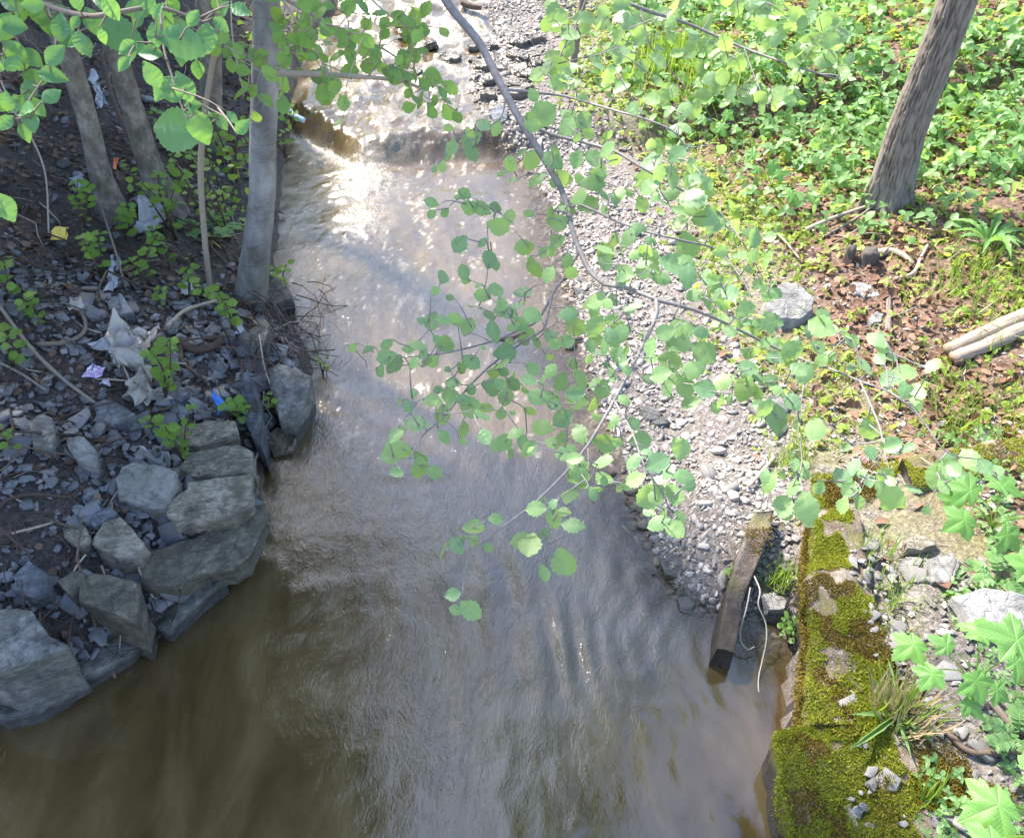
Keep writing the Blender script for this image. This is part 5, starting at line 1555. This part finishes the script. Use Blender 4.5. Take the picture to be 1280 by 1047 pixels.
# broad blade plant by the straw tuft
g = G(1115, 905); g.z = .35
pl = thing('plantain', 'long strap leaved plant sprawling over the moss by the straw tuft', 'plant', g)
for px, py, w_ in ((1068, 890, .9), (1060, 938, .7), (1070, 930, .5), (1090, 845, .6), (1112, 820, .6), (1175, 935, .8), (1140, 945, .7)):
    tip = Vector(at_z(px, py, .42)); d = tip - g; L = d.length
    V, F, U = leaf_shape('lance', px, 8, 1)
    V = V * (0.16 * w_ , 1, .5)
    put('leaf', mk('leaf', V, F, M['cover_leaf'], True, U), pl, mat4(g, frames(np.array(d), np.array([0, -.3, 1.0])), L))

# ------------------------------------------------------------------ leafy plants
def place_leaf(parent, kind, mat, p, d, n, s):
    return put('leaf', leaf_mesh(kind, mat), parent, mat4(p, frames(np.asarray(d, float), np.asarray(n, float)), float(s)))

def sprig(label, px, py, H, n, ls, kind='round', mat='young_leaf', stems=2, spread=.35, name='seedling', cat='plant', tmat='dark_twig', bias=(0, 0, 0), z=None):
    g = G(px, py)
    if z is not None: g.z = z
    t = thing(name, label, cat, g)
    for s_ in range(stems):
        a = random.uniform(0, 6.28)
        tip = g + Vector((math.cos(a) * spread * H + bias[0] * H, math.sin(a) * spread * H * .7 + bias[1] * H, H * random.uniform(.75, 1.05)))
        P = spline([g + Vector((0, 0, -.03)), g + (tip - g) * .5 + Vector((random.uniform(-.1, .1) * H, random.uniform(-.1, .1) * H, .06 * H)), tip], 10)
        put('stem', tube('stem', P, np.linspace(.006 + .006 * H, .003, 10), M[tmat], 5), t)
        for k in range(max(1, n // stems)):
            u = .25 + .75 * (k + .5) / max(1, n // stems)
            q = P[min(9, int(u * 9.99))]
            az = k * 2.4 + random.uniform(-.5, .5)
            d = np.array([math.cos(az), math.sin(az) * .9, random.uniform(-.1, .5)])
            nn = np.array([0, 0, .8]) + TOCAM(q) * .5 + rng.normal(0, .3, 3)
            place_leaf(t, kind, mat, q + norm(d) * .012, d, nn, ls * random.uniform(.65, 1.2))
    return t

SPR = [
 ('bright leafy sprig at the left edge beside the long slanting stick', 16, 455, .30, 16, .10, 2),
 ('small sprig low on the left edge above the grey slate', 22, 560, .30, 10, .075, 1),
 ('sprig of round leaves at the left edge above the slanting stick', 12, 370, .32, 14, .095, 2),
 ('little seedling on shale right of the left edge sprig', 48, 395, .16, 7, .09, 1),
 ('tiny seedling on slate by the hooked root', 48, 408, .07, 5, .05, 1),
 ('broad leafy sprig growing through the clear plastic sheet', 205, 500, .52, 34, .085, 3),
 ('tall leafy sprig in front of the layered slabs', 232, 580, .48, 26, .085, 3),
 ('leafy sprig hanging over the blue plastic scrap', 301, 528, .26, 20, .09, 3),
 ('leafy shoot in front of the foot of the straight grey tree', 292, 415, .48, 26, .085, 2),
 ('sprig leaning over the water from the straight grey tree', 352, 368, .28, 14, .085, 2),
 ('seedling by the white plastic strip', 186, 352, .30, 14, .085, 2),
 ('seedling with paired leaves below the leftmost dark trunk', 122, 340, .38, 18, .08, 2),
 ('seedling between yellow wrapper and leftmost trunk', 105, 285, .40, 18, .08, 2),
 ('leafy seedling at the foot of the leftmost dark trunk', 155, 300, .36, 18, .09, 2),
 ('yellow green bush of small leaves between the stouter dark trunk and the sapling', 222, 300, .75, 44, .085, 5),
 ('yellow green bush directly left of the straight grey tree', 288, 300, .90, 46, .08, 5),
 ('bushy growth behind the sapling stem higher on the slope', 240, 215, .75, 44, .085, 5),
 ('small bush hugging the middle of the grey tree trunk', 296, 225, .80, 36, .085, 4),
 ('scattered seedling below the thin sapling stem', 236, 372, .30, 12, .085, 2),
 ('scattered seedling left of the thin sapling stem', 212, 335, .36, 18, .08, 2),
 ('tiny seedling under the square slate stone', 196, 380, .16, 8, .07, 1),
 ('green shoot at the bank edge right of the grey tree', 356, 195, .6, 20, .09, 3),
 ('yellow green shoots where the bank meets the small fall', 350, 130, .7, 30, .10, 3),
 ('thin shoot beside the broad jutting stone', 336, 515, .16, 6, .06, 1),
 ('sprig trailing from the jutting stone over brown water', 404, 470, .12, 7, .05, 2),
 ('small green sprig on the side of the concrete beam', 910, 722, .08, 7, .05, 1),
 ('green weed at the waterline by the moss wall', 985, 810, .20, 24, .05, 4),
 ('tiny white edged weed on the brown moss', 1040, 715, .06, 8, .045, 2),
]
for lab, px, py, H, n, ls, st in SPR:
    sprig(lab, px, py, H, int(n * 1.3), ls * .8, stems=st, z=max(0.03, G(px, py).z))
# compound leaved weed by the sapling
def pinnate(label, px, py, H, fronds, mat='cover_leaf', ls=.06):
    g = G(px, py); t = thing('herb', label, 'plant', g)
    for f in range(fronds):
        az = f * 6.28 / fronds + random.uniform(-.3, .3)
        tip = g + Vector((math.cos(az) * H, math.sin(az) * H * .8, H * .6))
        P = spline([g, g + (tip - g) * .55 + Vector((0, 0, H * .25)), tip], 10)
        put('stem', tube('stem', P, np.linspace(.005, .002, 10), M[mat], 5), t)
        tg = norm(np.array(tip - g)); sd = norm(np.cross(tg, [0, 0, 1.]))
        for k in range(3, 10):
            for s_ in (-1, 1):
                place_leaf(t, 'lance', mat, P[k], sd * s_ + tg * .4, np.array([0, 0, 1.]) + rng.normal(0, .2, 3) + TOCAM(P[k]) * .3, ls * random.uniform(.8, 1.1))
        place_leaf(t, 'lance', mat, P[-1], tg, np.array([0, 0, 1.0]), ls)
pinnate('fern like compound weed beside the lower sapling stem', 270, 300, .26, 6)
pinnate('compound leaved weed at the right edge by the dead branch', 1268, 930, .16, 5, 'cover_leaf', .05)
pinnate('second compound leaved weed right of the maple seedling', 1245, 730, .16, 5, 'cover_leaf', .05)
# rosette with long toothed leaves and a yellow flower
g = G(1232, 308); ros = thing('dandelion', 'rosette of long toothed leaves with one yellow flower', 'plant', g)
for k in range(11):
    az = k * 6.28 / 11 + random.uniform(-.15, .15)
    V, F, U = leaf_shape('lance', 300 + k, 16, 1); V = V * (.26, 1, .6); V[:, 2] += .25 * np.sin(V[:, 1] * 2.6)
    V[:, 0] *= 1 + .35 * np.sin(V[:, 1] * 42)
    put('leaf', mk('leaf', V, F, M['maple_leaf'], True, U), ros, mat4(g + Vector((0, 0, .03)), frames(np.array([math.cos(az), math.sin(az), .22]), np.array([0, 0, 1.0])), random.uniform(.28, .42)))
fp = G(1178, 336, .02)
st_ = spline([g, (g + fp) / 2 + Vector((0, 0, .12)), fp + Vector((0, 0, .10))], 12)
put('flower_stem', tube('flower_stem', st_, .005, M['maple_leaf'], 5), ros)
V, F, U = tube_arrays([st_[-1] + [0, 0, .0], st_[-1] + [0, 0, .012], st_[-1] + [0, 0, .02]], [.012, .030, .018], 12)
put('flower', mk('flower', V, F, M['dandelion'], True, U), ros)

def maple(label, base, leaves, lift=0, name='maple_seedling'):
    """leaves: (px, py, depth, size in photo pixels, turn)"""
    g = base
    t = thing(name, label, 'plant', g)
    for px, py, dep, s, turn in leaves:
        p = at(px, py, dep)
        c = TOCAM(p)
        n = norm(np.array([0, 0, .9]) + c * .8 + rng.normal(0, .18, 3))
        d = np.array([math.sin(turn), -.25 - .2 * abs(math.cos(turn)), -.3]) * 1.0 if math.cos(turn) < 0 else np.array([math.sin(turn), .5, .1])
        place_leaf(t, 'maple', 'maple_leaf', p, d, n, s * dep / FPX * .63)
        q = Vector(p)
        mid_ = (g + q) / 2 + Vector((0, 0, .05))
        put('stem', tube('stem', spline([g, mid_, q - Vector((0, 0, .004))], 10), np.linspace(.004, .0022, 10), M['young_leaf'], 5), t)
maple('lower maple seedling with broad pale leaves behind the moss wall', G(1215, 855), [(1150, 800, 3.35, 82, -2.2), (1170, 835, 3.25, 74, 3.6), (1222, 800, 3.3, 80, .3), (1216, 840, 3.2, 88, 3.0), (1262, 822, 3.3, 84, 2.2), (1206, 872, 3.2, 66, 2.7), (1240, 858, 3.25, 60, 2.4), (1190, 812, 3.35, 60, -.6)])
maple('upper maple seedling at the right edge in front of the kerb', G(1240, 660), [(1222, 618, 3.75, 84, -.8), (1214, 645, 3.7, 80, -2.0), (1246, 612, 3.75, 80, .7), (1252, 662, 3.7, 76, 2.6), (1290, 650, 3.6, 90, 1.6), (1200, 628, 3.8, 60, -1.4)])
maple('yellow green maple seedling at the edge of the green bank', G(900, 175), [(890, 128, 8.0, 34, -.5), (905, 140, 8.0, 36, 2.5), (882, 148, 8.0, 30, -2), (900, 155, 7.9, 34, 3), (915, 128, 8.0, 28, 1)])
maple('pale maple seedling in the litter below the green bank', G(965, 235), [(945, 195, 7.2, 36, -1), (960, 205, 7.2, 40, 2), (972, 212, 7.2, 34, 3), (985, 240, 7.0, 38, 2.4), (950, 210, 7.1, 28, -2)])
maple('maple sapling leaves very close at the bottom right corner', at(1300, 1075, 1.6), [(1262, 1000, 1.5, 130, -1.6), (1250, 1046, 1.45, 100, -2.0), (1300, 985, 1.5, 120, .6)], name='maple_sapling')
maple('maple sapling leaves very close at the middle of the right edge', at(1330, 830, 1.7), [(1285, 806, 1.6, 120, -1.5), (1300, 712, 1.7, 90, -1.2), (1290, 800, 1.65, 70, 2.2)], name='maple_sapling')

# ------------------------------------------------------------------ hanging branches with leaves
def grow(nodes, targets, far=9e9):
    """join every leaf to the nearest woody node by short twigs; returns twig paths and each leaf's base point"""
    N = [np.array(n, float) for n in nodes]
    paths, base = [], []
    arr = np.array(N)
    order = np.argsort([np.min(np.linalg.norm(arr - t, axis=1)) for t in targets])
    res = [None] * len(targets)
    for k in order:
        t = targets[k]
        dd = np.linalg.norm(arr - t, axis=1)
        j = int(np.argmin(dd)); a = arr[j]
        D = dd[j]
        if D > .5: a = t + (a - t) * (.5 / D)
        m1 = a + (t - a) * .5 + np.array([0, 0, .06 * D]) + rng.normal(0, .05 * D, 3)
        P = spline([a, m1, t], 6)
        res[k] = (P, D)
        arr = np.vstack([arr, P[2:5]])
    return res

def leafy(name, label, cat, stems, leaves, depth_fn, kind, mat, barkm, face=.9, jitter=.10, ntilt=.40, parent=None, scale=1.0, droop=(0, 0, -.35), maxleaf=300, twig_r=.0016):
    """stems: (pixel polyline, r0, r1); leaves: (px, py, size px)"""
    allp = []
    root = parent
    W = []
    for st in stems:
        pts, r0, r1 = st[:3]
        off = st[3] if len(st) > 3 else 0
        W.append((spline([at(px, py, depth_fn(px, py) + off) for px, py in pts], 8 * len(pts)), r0, r1))
    if root is None:
        root = thing(name, label, cat, Vector(W[0][0][0]))
    for i, (P, r0, r1) in enumerate(W):
        nm = 'stem' if i == 0 else 'side_branch'
        put(nm, tube(nm, P, np.linspace(r0, r1, len(P)), M[barkm], 10 if i == 0 else 7, .10), root)
        allp += list(P[::2])
    T, S_ = [], []
    for px, py, s in leaves:
        dep = depth_fn(px, py) + rng.normal(0, jitter)
        T.append(np.array(at(px, py, dep))); S_.append(s * dep / FPX * scale)
    res = grow(allp, T)
    tw, items = [], []
    for (P, D), s, t in zip(res, S_, T):
        dirn = norm(P[-1] - P[0] + rng.normal(0, .5, 3) * max(D, .02) + np.array(droop) * .6 * max(D, .03))
        c = TOCAM(t)
        dirn = norm(dirn - c * (dirn @ c) * .75 + rng.normal(0, .12, 3))
        bp = t - dirn * s * .5
        # the petiole
        Q = spline([P[0], P[2] * .6 + bp * .4, bp], 6)
        tw.append(tube_arrays(Q, np.linspace(twig_r * 1.4, twig_r * .7, 6), 4))
        n = norm(np.array([0, 0, 1.0]) * .45 + c * face + rng.normal(0, ntilt, 3))
        items.append((bp, dirn, n, s))
    V, F, U = join(tw)
    put('twigs', mk('twigs', V, F, M[barkm], True, U), root, None, 'stuff')
    items.sort(key=lambda q: -q[3])
    for bp, d, n, s in items[:maxleaf]:
        place_leaf(root, kind, mat, bp, d, n, s)
    if len(items) > maxleaf:
        rest = items[maxleaf:]
        me = scatter('small_leaves', LEAF[kind], np.array([q[0] for q in rest]), np.stack([frames(q[1], q[2]) for q in rest]), np.array([q[3] for q in rest]), M[mat], True)
        put('small_leaves', me, root, None, 'stuff')
    return root

def zl(ox, oy, sc_, rows):
    return [(ox + a / sc_, oy + b / sc_, c / sc_) for a, b, c in rows]
HL = []
HL += zl(400, 280, 3.2, [(560,80,70),(650,70,40),(710,20,80),(815,95,80),(680,140,70),(850,180,90),(910,205,60),(950,70,60),(900,115,50),(990,150,55),(1005,195,60),(575,195,60),(495,210,60),(580,225,40),(700,265,70),(625,325,60),(650,285,60),(680,360,60),(730,345,60),(755,360,70),(815,320,40),(850,365,70),(810,280,70),(410,385,40),(450,390,70),(490,380,50),(535,380,50),(590,410,70),(700,430,80),(775,405,50),(195,505,50),(270,480,50),(265,530,70),(300,560,80),(375,555,45),(240,590,40),(360,490,60),(395,480,60),(410,520,60),(500,485,80),(450,550,60),(605,550,70),(565,575,50),(510,580,30),(740,515,85),(815,465,50),(760,470,40),(870,470,50),(310,710,50),(355,730,45),(375,675,40),(530,630,60),(520,680,70),(605,660,45),(660,740,60),(600,730,90),(490,765,80),(570,700,60),(450,710,70),(385,800,90),(310,910,110),(400,940,60),(700,590,70),(765,610,60),(690,650,80),(720,640,50),(770,640,60),(745,690,70),(835,625,60),(870,690,80),(850,580,60),(920,590,60),(965,630,70),(820,670,40),(835,750,50),(900,690,50),(940,720,50),(890,810,85),(970,775,80),(960,865,85),(580,820,60),(660,850,60),(700,880,60),(740,875,70),(810,870,60),(840,895,60),(820,910,50),(1030,705,85),(1035,620,80),(1090,720,60),(1100,640,60),(1130,660,70),(1105,770,40),(1040,840,80),(990,360,70),(1020,410,80),(985,470,60),(920,450,60),(940,480,50),(1095,300,90),(1150,320,50),(1100,410,90),(1095,350,60),(1165,385,60),(1205,430,80),(1135,490,60),(1120,525,60),(1085,490,50),(1140,110,80),(1145,155,60),(1140,870,90),(1020,940,60)])
HL += zl(460, 560, 3.2, [(115,100,55),(210,80,90),(425,320,80),(425,370,45),(480,395,40),(295,400,90),(355,390,70),(340,585,60),(410,645,90),(650,385,100),(705,345,50),(785,455,110),(700,500,65),(675,240,70),(740,220,40),(750,280,80),(825,305,80),(805,180,90),(830,110,70),(785,255,50),(840,60,80),(905,155,70),(900,180,50),(940,55,80),(945,115,80),(1070,125,75),(1130,190,110),(1160,60,90),(1060,50,70),(1230,180,100),(1260,110,80),(1125,255,50),(1165,295,80),(1225,325,80),(1185,265,30)])
HL += zl(700, 280, 3.49, [(300,50,90),(195,115,90),(190,165,60),(285,215,90),(265,120,50),(330,130,60),(400,150,80),(440,228,90),(490,180,110),(555,95,110),(560,230,100),(620,140,90),(700,120,60),(760,40,100),(840,60,90),(840,140,60),(910,165,90),(635,225,60),(680,260,80),(650,330,80),(705,350,70),(740,300,80),(790,340,40),(810,370,80),(910,305,75),(865,260,50),(320,370,80),(260,470,90),(220,490,80),(300,555,85),(400,540,80),(510,450,80),(520,510,120),(475,600,100),(565,640,100),(625,560,110),(440,655,80),(490,660,60),(540,705,100),(630,720,90),(470,720,60),(715,680,90),(805,710,110),(710,770,60),(680,800,50),(820,630,80),(870,660,80),(820,560,60),(700,430,90),(850,460,60),(795,420,60),(910,430,90),(740,465,60),(860,400,60),(940,560,90),(1010,560,90),(900,800,80),(620,490,50),(290,630,50),(355,485,30),(320,870,60),(350,945,90),(525,980,90),(240,850,50)])
HL += zl(700, 0, 3.49, [(310,105,70),(490,60,60),(245,215,60),(190,55,60),(150,250,50),(170,290,60),(270,385,70),(320,475,60),(400,435,70),(540,485,80),(105,525,80),(35,550,80),(125,580,60),(205,655,80),(150,700,90),(75,695,70),(20,780,70),(85,790,70),(140,795,90),(190,835,80),(80,860,80),(500,570,70),(520,625,70),(430,640,60),(510,675,80),(395,695,120),(430,760,80),(480,745,60),(560,790,90),(490,840,70),(570,850,120),(640,830,80),(420,850,60),(390,810,80),(360,890,70),(490,900,50),(600,760,60),(645,795,60),(580,720,60),(620,950,90),(680,970,80),(755,1000,100),(840,1020,80),(530,970,80),(350,990,60),(120,890,80),(260,830,60),(45,915,50),(5,900,40)])
HL += zl(340, 0, 3.2, [(1110,270,70),(1160,250,70),(1060,320,50),(1045,380,50),(1155,330,60),(1210,330,50),(845,500,60),(895,510,60),(1040,500,60),(1080,460,110),(1040,640,80),(950,655,60),(1000,615,50),(1060,710,70),(1165,715,80),(1130,640,80),(1190,460,70),(1190,500,70),(800,560,80),(800,600,80),(705,625,40),(680,665,40),(770,775,50),(790,830,60),(840,835,70),(640,855,40),(690,850,40),(640,810,50),(905,905,80),(950,870,60),(1120,855,60),(1150,890,70)])
HL += zl(960, 260, 3.49, [(235,520,110),(185,540,60),(215,610,70),(265,645,60),(355,540,100),(370,580,60),(480,570,90),(500,610,60),(100,630,100),(170,710,90),(100,675,50),(20,500,80),(20,650,60),(420,690,80),(490,660,60),(545,750,110),(600,715,90),(645,820,80),(590,800,70),(110,845,80),(50,925,120),(215,950,110),(15,870,60),(435,970,90),(15,370,60),(550,1030,80)])
HL += zl(980, 540, 3.49, [(265,205,100),(300,150,70),(300,255,80),(325,305,65),(440,195,90),(455,275,130),(365,210,60),(565,240,70),(475,60,70),(665,190,120),(720,120,70),(740,170,90),(815,120,100),(875,150,70),(100,325,120),(20,360,70),(35,240,80),(60,185,40),(100,180,45),(50,140,50),(150,240,60),(-70,215,90),(5,335,80)])
HS = [
 ([(548, -60), (555, -4), (598, 52), (622, 98), (650, 150), (684, 205), (705, 245), (716, 290), (735, 335), (755, 355)], .017, .006),
 ([(755, 355), (790, 362), (822, 375), (870, 388), (915, 408), (960, 430), (1000, 448), (1040, 462), (1075, 476), (1110, 488)], .006, .0022),
 ([(820, 374), (821, 392), (812, 415), (800, 440), (785, 468), (768, 500), (752, 528), (732, 560), (700, 598), (660, 635), (625, 660), (605, 676), (590, 692), (580, 715), (578, 745)], .0058, .0018),
 ([(722, 318), (706, 345), (690, 368), (672, 400), (650, 412), (620, 425), (580, 436), (545, 443), (500, 447)], .0050, .0016),
 ([(690, 368), (685, 392), (678, 412), (650, 430), (612, 458), (580, 490), (556, 520), (528, 545), (512, 575)], .0042, .0016),
 ([(652, 152), (690, 168), (730, 178), (770, 190), (800, 208), (835, 228), (870, 248), (905, 272), (930, 305)], .0062, .0022),
 ([(632, 112), (672, 116), (705, 120), (740, 130), (775, 140), (810, 150), (842, 165), (860, 190)], .0055, .002),
 ([(706, 248), (740, 262), (770, 276), (810, 290), (850, 300), (895, 312), (925, 345), (940, 372)], .005, .002),
 ([(1008, 451), (1005, 480), (1000, 512), (1000, 545), (1003, 580)], .003, .0014),
 ([(1075, 476), (1088, 505), (1100, 535), (1105, 560), (1112, 590)], .003, .0014),
 ([(1110, 488), (1140, 510), (1160, 535), (1178, 560), (1200, 572)], .003, .0013),
 ([(735, 560), (736, 595), (735, 620), (728, 655), (686, 680)], .0022, .0014),
 ([(768, 500), (790, 540), (805, 580), (830, 620), (838, 645)], .0026, .0014),
]
for px, py, s_ in list(HL):
    if random.random() < (.55 if px < 720 else 1.1): HL.append((px + random.gauss(0, 16), py + random.gauss(0, 14), s_ * random.uniform(.5, .85)))
def dH(px, py):
    return 3.05 - 0.0017 * min(max(py, -60), 520) - 0.0002 * (px - 640) + 0.08 * math.sin(px * .021) + .06 * math.sin(py * .027 + 1)
hang = leafy('alder_branch', 'long alder branch hanging from above across the creek with round serrated leaves', 'branch', HS, HL, dH, 'alder', 'alder_leaf', 'branch', .85, .10, scale=1.2, ntilt=.5)

cme, cl = crown_mesh((0.5, 4.4, 5.2), (0.9, 0.9, 0.4), 3000, 0.08, 33, 14, 'alder_leaf')  # unseen leaves added overhead so the ripples mirror dark against sky
put('reflection_foliage', cme, hang, Matrix.Identity(4), 'stuff')

# the washed out leaves hanging in front of the green bank, further back on their own branch
r = np.random.default_rng(12)
B2 = []
for cx_, cy_, n_, sx, sy in [(800, 30, 16, 60, 30), (880, 40, 16, 60, 40), (960, 60, 20, 60, 45), (1010, 30, 14, 40, 30), (940, 120, 14, 50, 30), (860, 100, 10, 40, 30), (700, 30, 10, 20, 30), (770, 70, 10, 40, 25), (1040, 75, 9, 30, 25), (690, 95, 8, 20, 20), (960, 10, 10, 60, 12)]:
    for _ in range(n_):
        B2.append((cx_ + r.normal(0, sx * .6), cy_ + r.normal(0, sy * .6), r.uniform(14, 23)))
def dB(px, py): return 3.7 + .1 * math.sin(px * .03) - .001 * py
leafy('alder_branch', 'thin alder branch trailing pale leaves in front of the green upper bank', 'branch',
      [([(690, -70), (740, -20), (800, 10), (860, 30), (930, 60), (1000, 85), (1050, 100)], .010, .003), ([(740, -20), (720, 30), (700, 70), (690, 105)], .004, .002), ([(800, 10), (815, 60), (850, 100)], .004, .002),
       ([(930, 60), (945, 100), (960, 135)], .003, .002), ([(880, -40), (950, 0), (1010, 25), (1040, 60)], .005, .002)], B2, dB, 'alder', 'alder_leaf', 'branch', .8, .15, maxleaf=140, scale=1.2)

# elm twigs close to the lens at the top left
EL1 = zl(0, 0, 3.2, [(480,130,215),(745,165,215),(700,520,265),(800,510,150),(655,85,110),(20,110,130),(85,45,90),(195,95,110),(265,140,110),(335,180,100),(210,30,60),(370,85,110),(410,145,60),(445,35,100),(540,35,100),(140,315,110),(210,300,110),(95,270,80),(10,240,70),(30,410,80),(105,440,110),(100,530,80),(20,490,80),(20,830,130),(610,300,110),(650,350,110),(690,380,90),(740,350,120),(600,210,100),(830,150,120),(770,420,70),(890,490,70),(965,510,80),(930,470,60),(850,450,80),(870,25,80),(790,280,80),(495,255,70),(520,210,70),(590,10,100),(320,170,90),(300,90,60),(250,20,90),(150,60,100),(60,100,80),(130,20,90),(550,80,70),(700,30,90)])
EL1 += [(random.uniform(-10, 330), random.uniform(-5, 75), random.uniform(22, 36)) for _ in range(26)] + [(random.uniform(-8, 70), random.uniform(60, 160), random.uniform(20, 32)) for _ in range(9)]
def dE(px, py): return 1.75 - .0006 * py + .06 * math.sin(px * .03)
leafy('elm_branch', 'elm twigs with large toothed leaves close up at the top left', 'branch',
      [([(-60, -60), (0, -20), (60, 8), (110, 20), (150, 15), (200, 10), (260, 30)], .008, .003), ([(60, 8), (70, 50), (62, 85), (40, 120), (20, 150)], .003, .0015), ([(200, 10), (205, 60), (215, 95), (222, 120), (235, 150)], .003, .0014),
       ([(-40, 20), (-10, 70), (5, 110), (25, 150)], .003, .0015), ([(215, 95), (245, 125), (270, 140), (300, 155)], .002, .0012), ([(-50, 180), (-20, 230), (0, 255)], .003, .0015)], EL1, dE, 'elm', 'elm_leaf', 'twig', 1.2, .10, scale=1.0, ntilt=.22)

# leaves of the grey tree's own low branch over the fall
r = np.random.default_rng(21)
B3 = []
for line_, n_, sp in (([(345, 5), (420, 40), (480, 70), (510, 95)], 62, 20), ([(365, 30), (400, 70), (425, 110)], 26, 16), ([(440, 5), (500, 20), (520, 50)], 30, 16), ([(500, 100), (540, 108), (545, 130)], 22, 14), ([(350, 60), (380, 80)], 8, 15), ([(345, 70), (352, 130)], 6, 6), ([(240, 40), (300, 60), (305, 130)], 26, 14), ([(400, 120), (430, 135)], 6, 8)):
    P = spline(line_, n_)
    for q in P: B3.append((q[0] + r.normal(0, sp), q[1] + r.normal(0, sp * .8), r.uniform(15, 26)))
def dA(px, py): return 4.6 + .25 * math.sin(px * .025) - .001 * py
br = thing('leafy_branch', 'bare grey stick and drooping leaf sprays reaching over the small fall', 'branch', at(335, 95, 6.0))
leafy('leafy_branch', '', 'branch', [([(345, 88), (362, 92), (400, 93), (450, 96), (500, 101), (530, 112)], .020, .006), ([(300, -60), (345, -10), (420, 35), (480, 62), (520, 90)], .012, .003), ([(345, -10), (380, 40), (425, 115)], .006, .002), ([(420, -50), (470, 5), (520, 45)], .007, .002), ([(290, -40), (290, 40), (305, 120)], .006, .002)],
      B3, dA, 'alder', 'spray_leaf', 'pale_twig', .5, .35, parent=br, scale=.95, twig_r=.0025)
# ivy leaves on the grey trunk
for px, py, s in ((338, 10, 18), (346, 22, 12), (342, 32, 10)):
    p = at(px, py, depth_of(alderP[80]) - .12)
    place_leaf(alder, 'round', 'young_leaf', p, np.array([.5, 0, -.6]), TOCAM(p) + rng.normal(0, .3, 3), s * 5.6 / FPX)
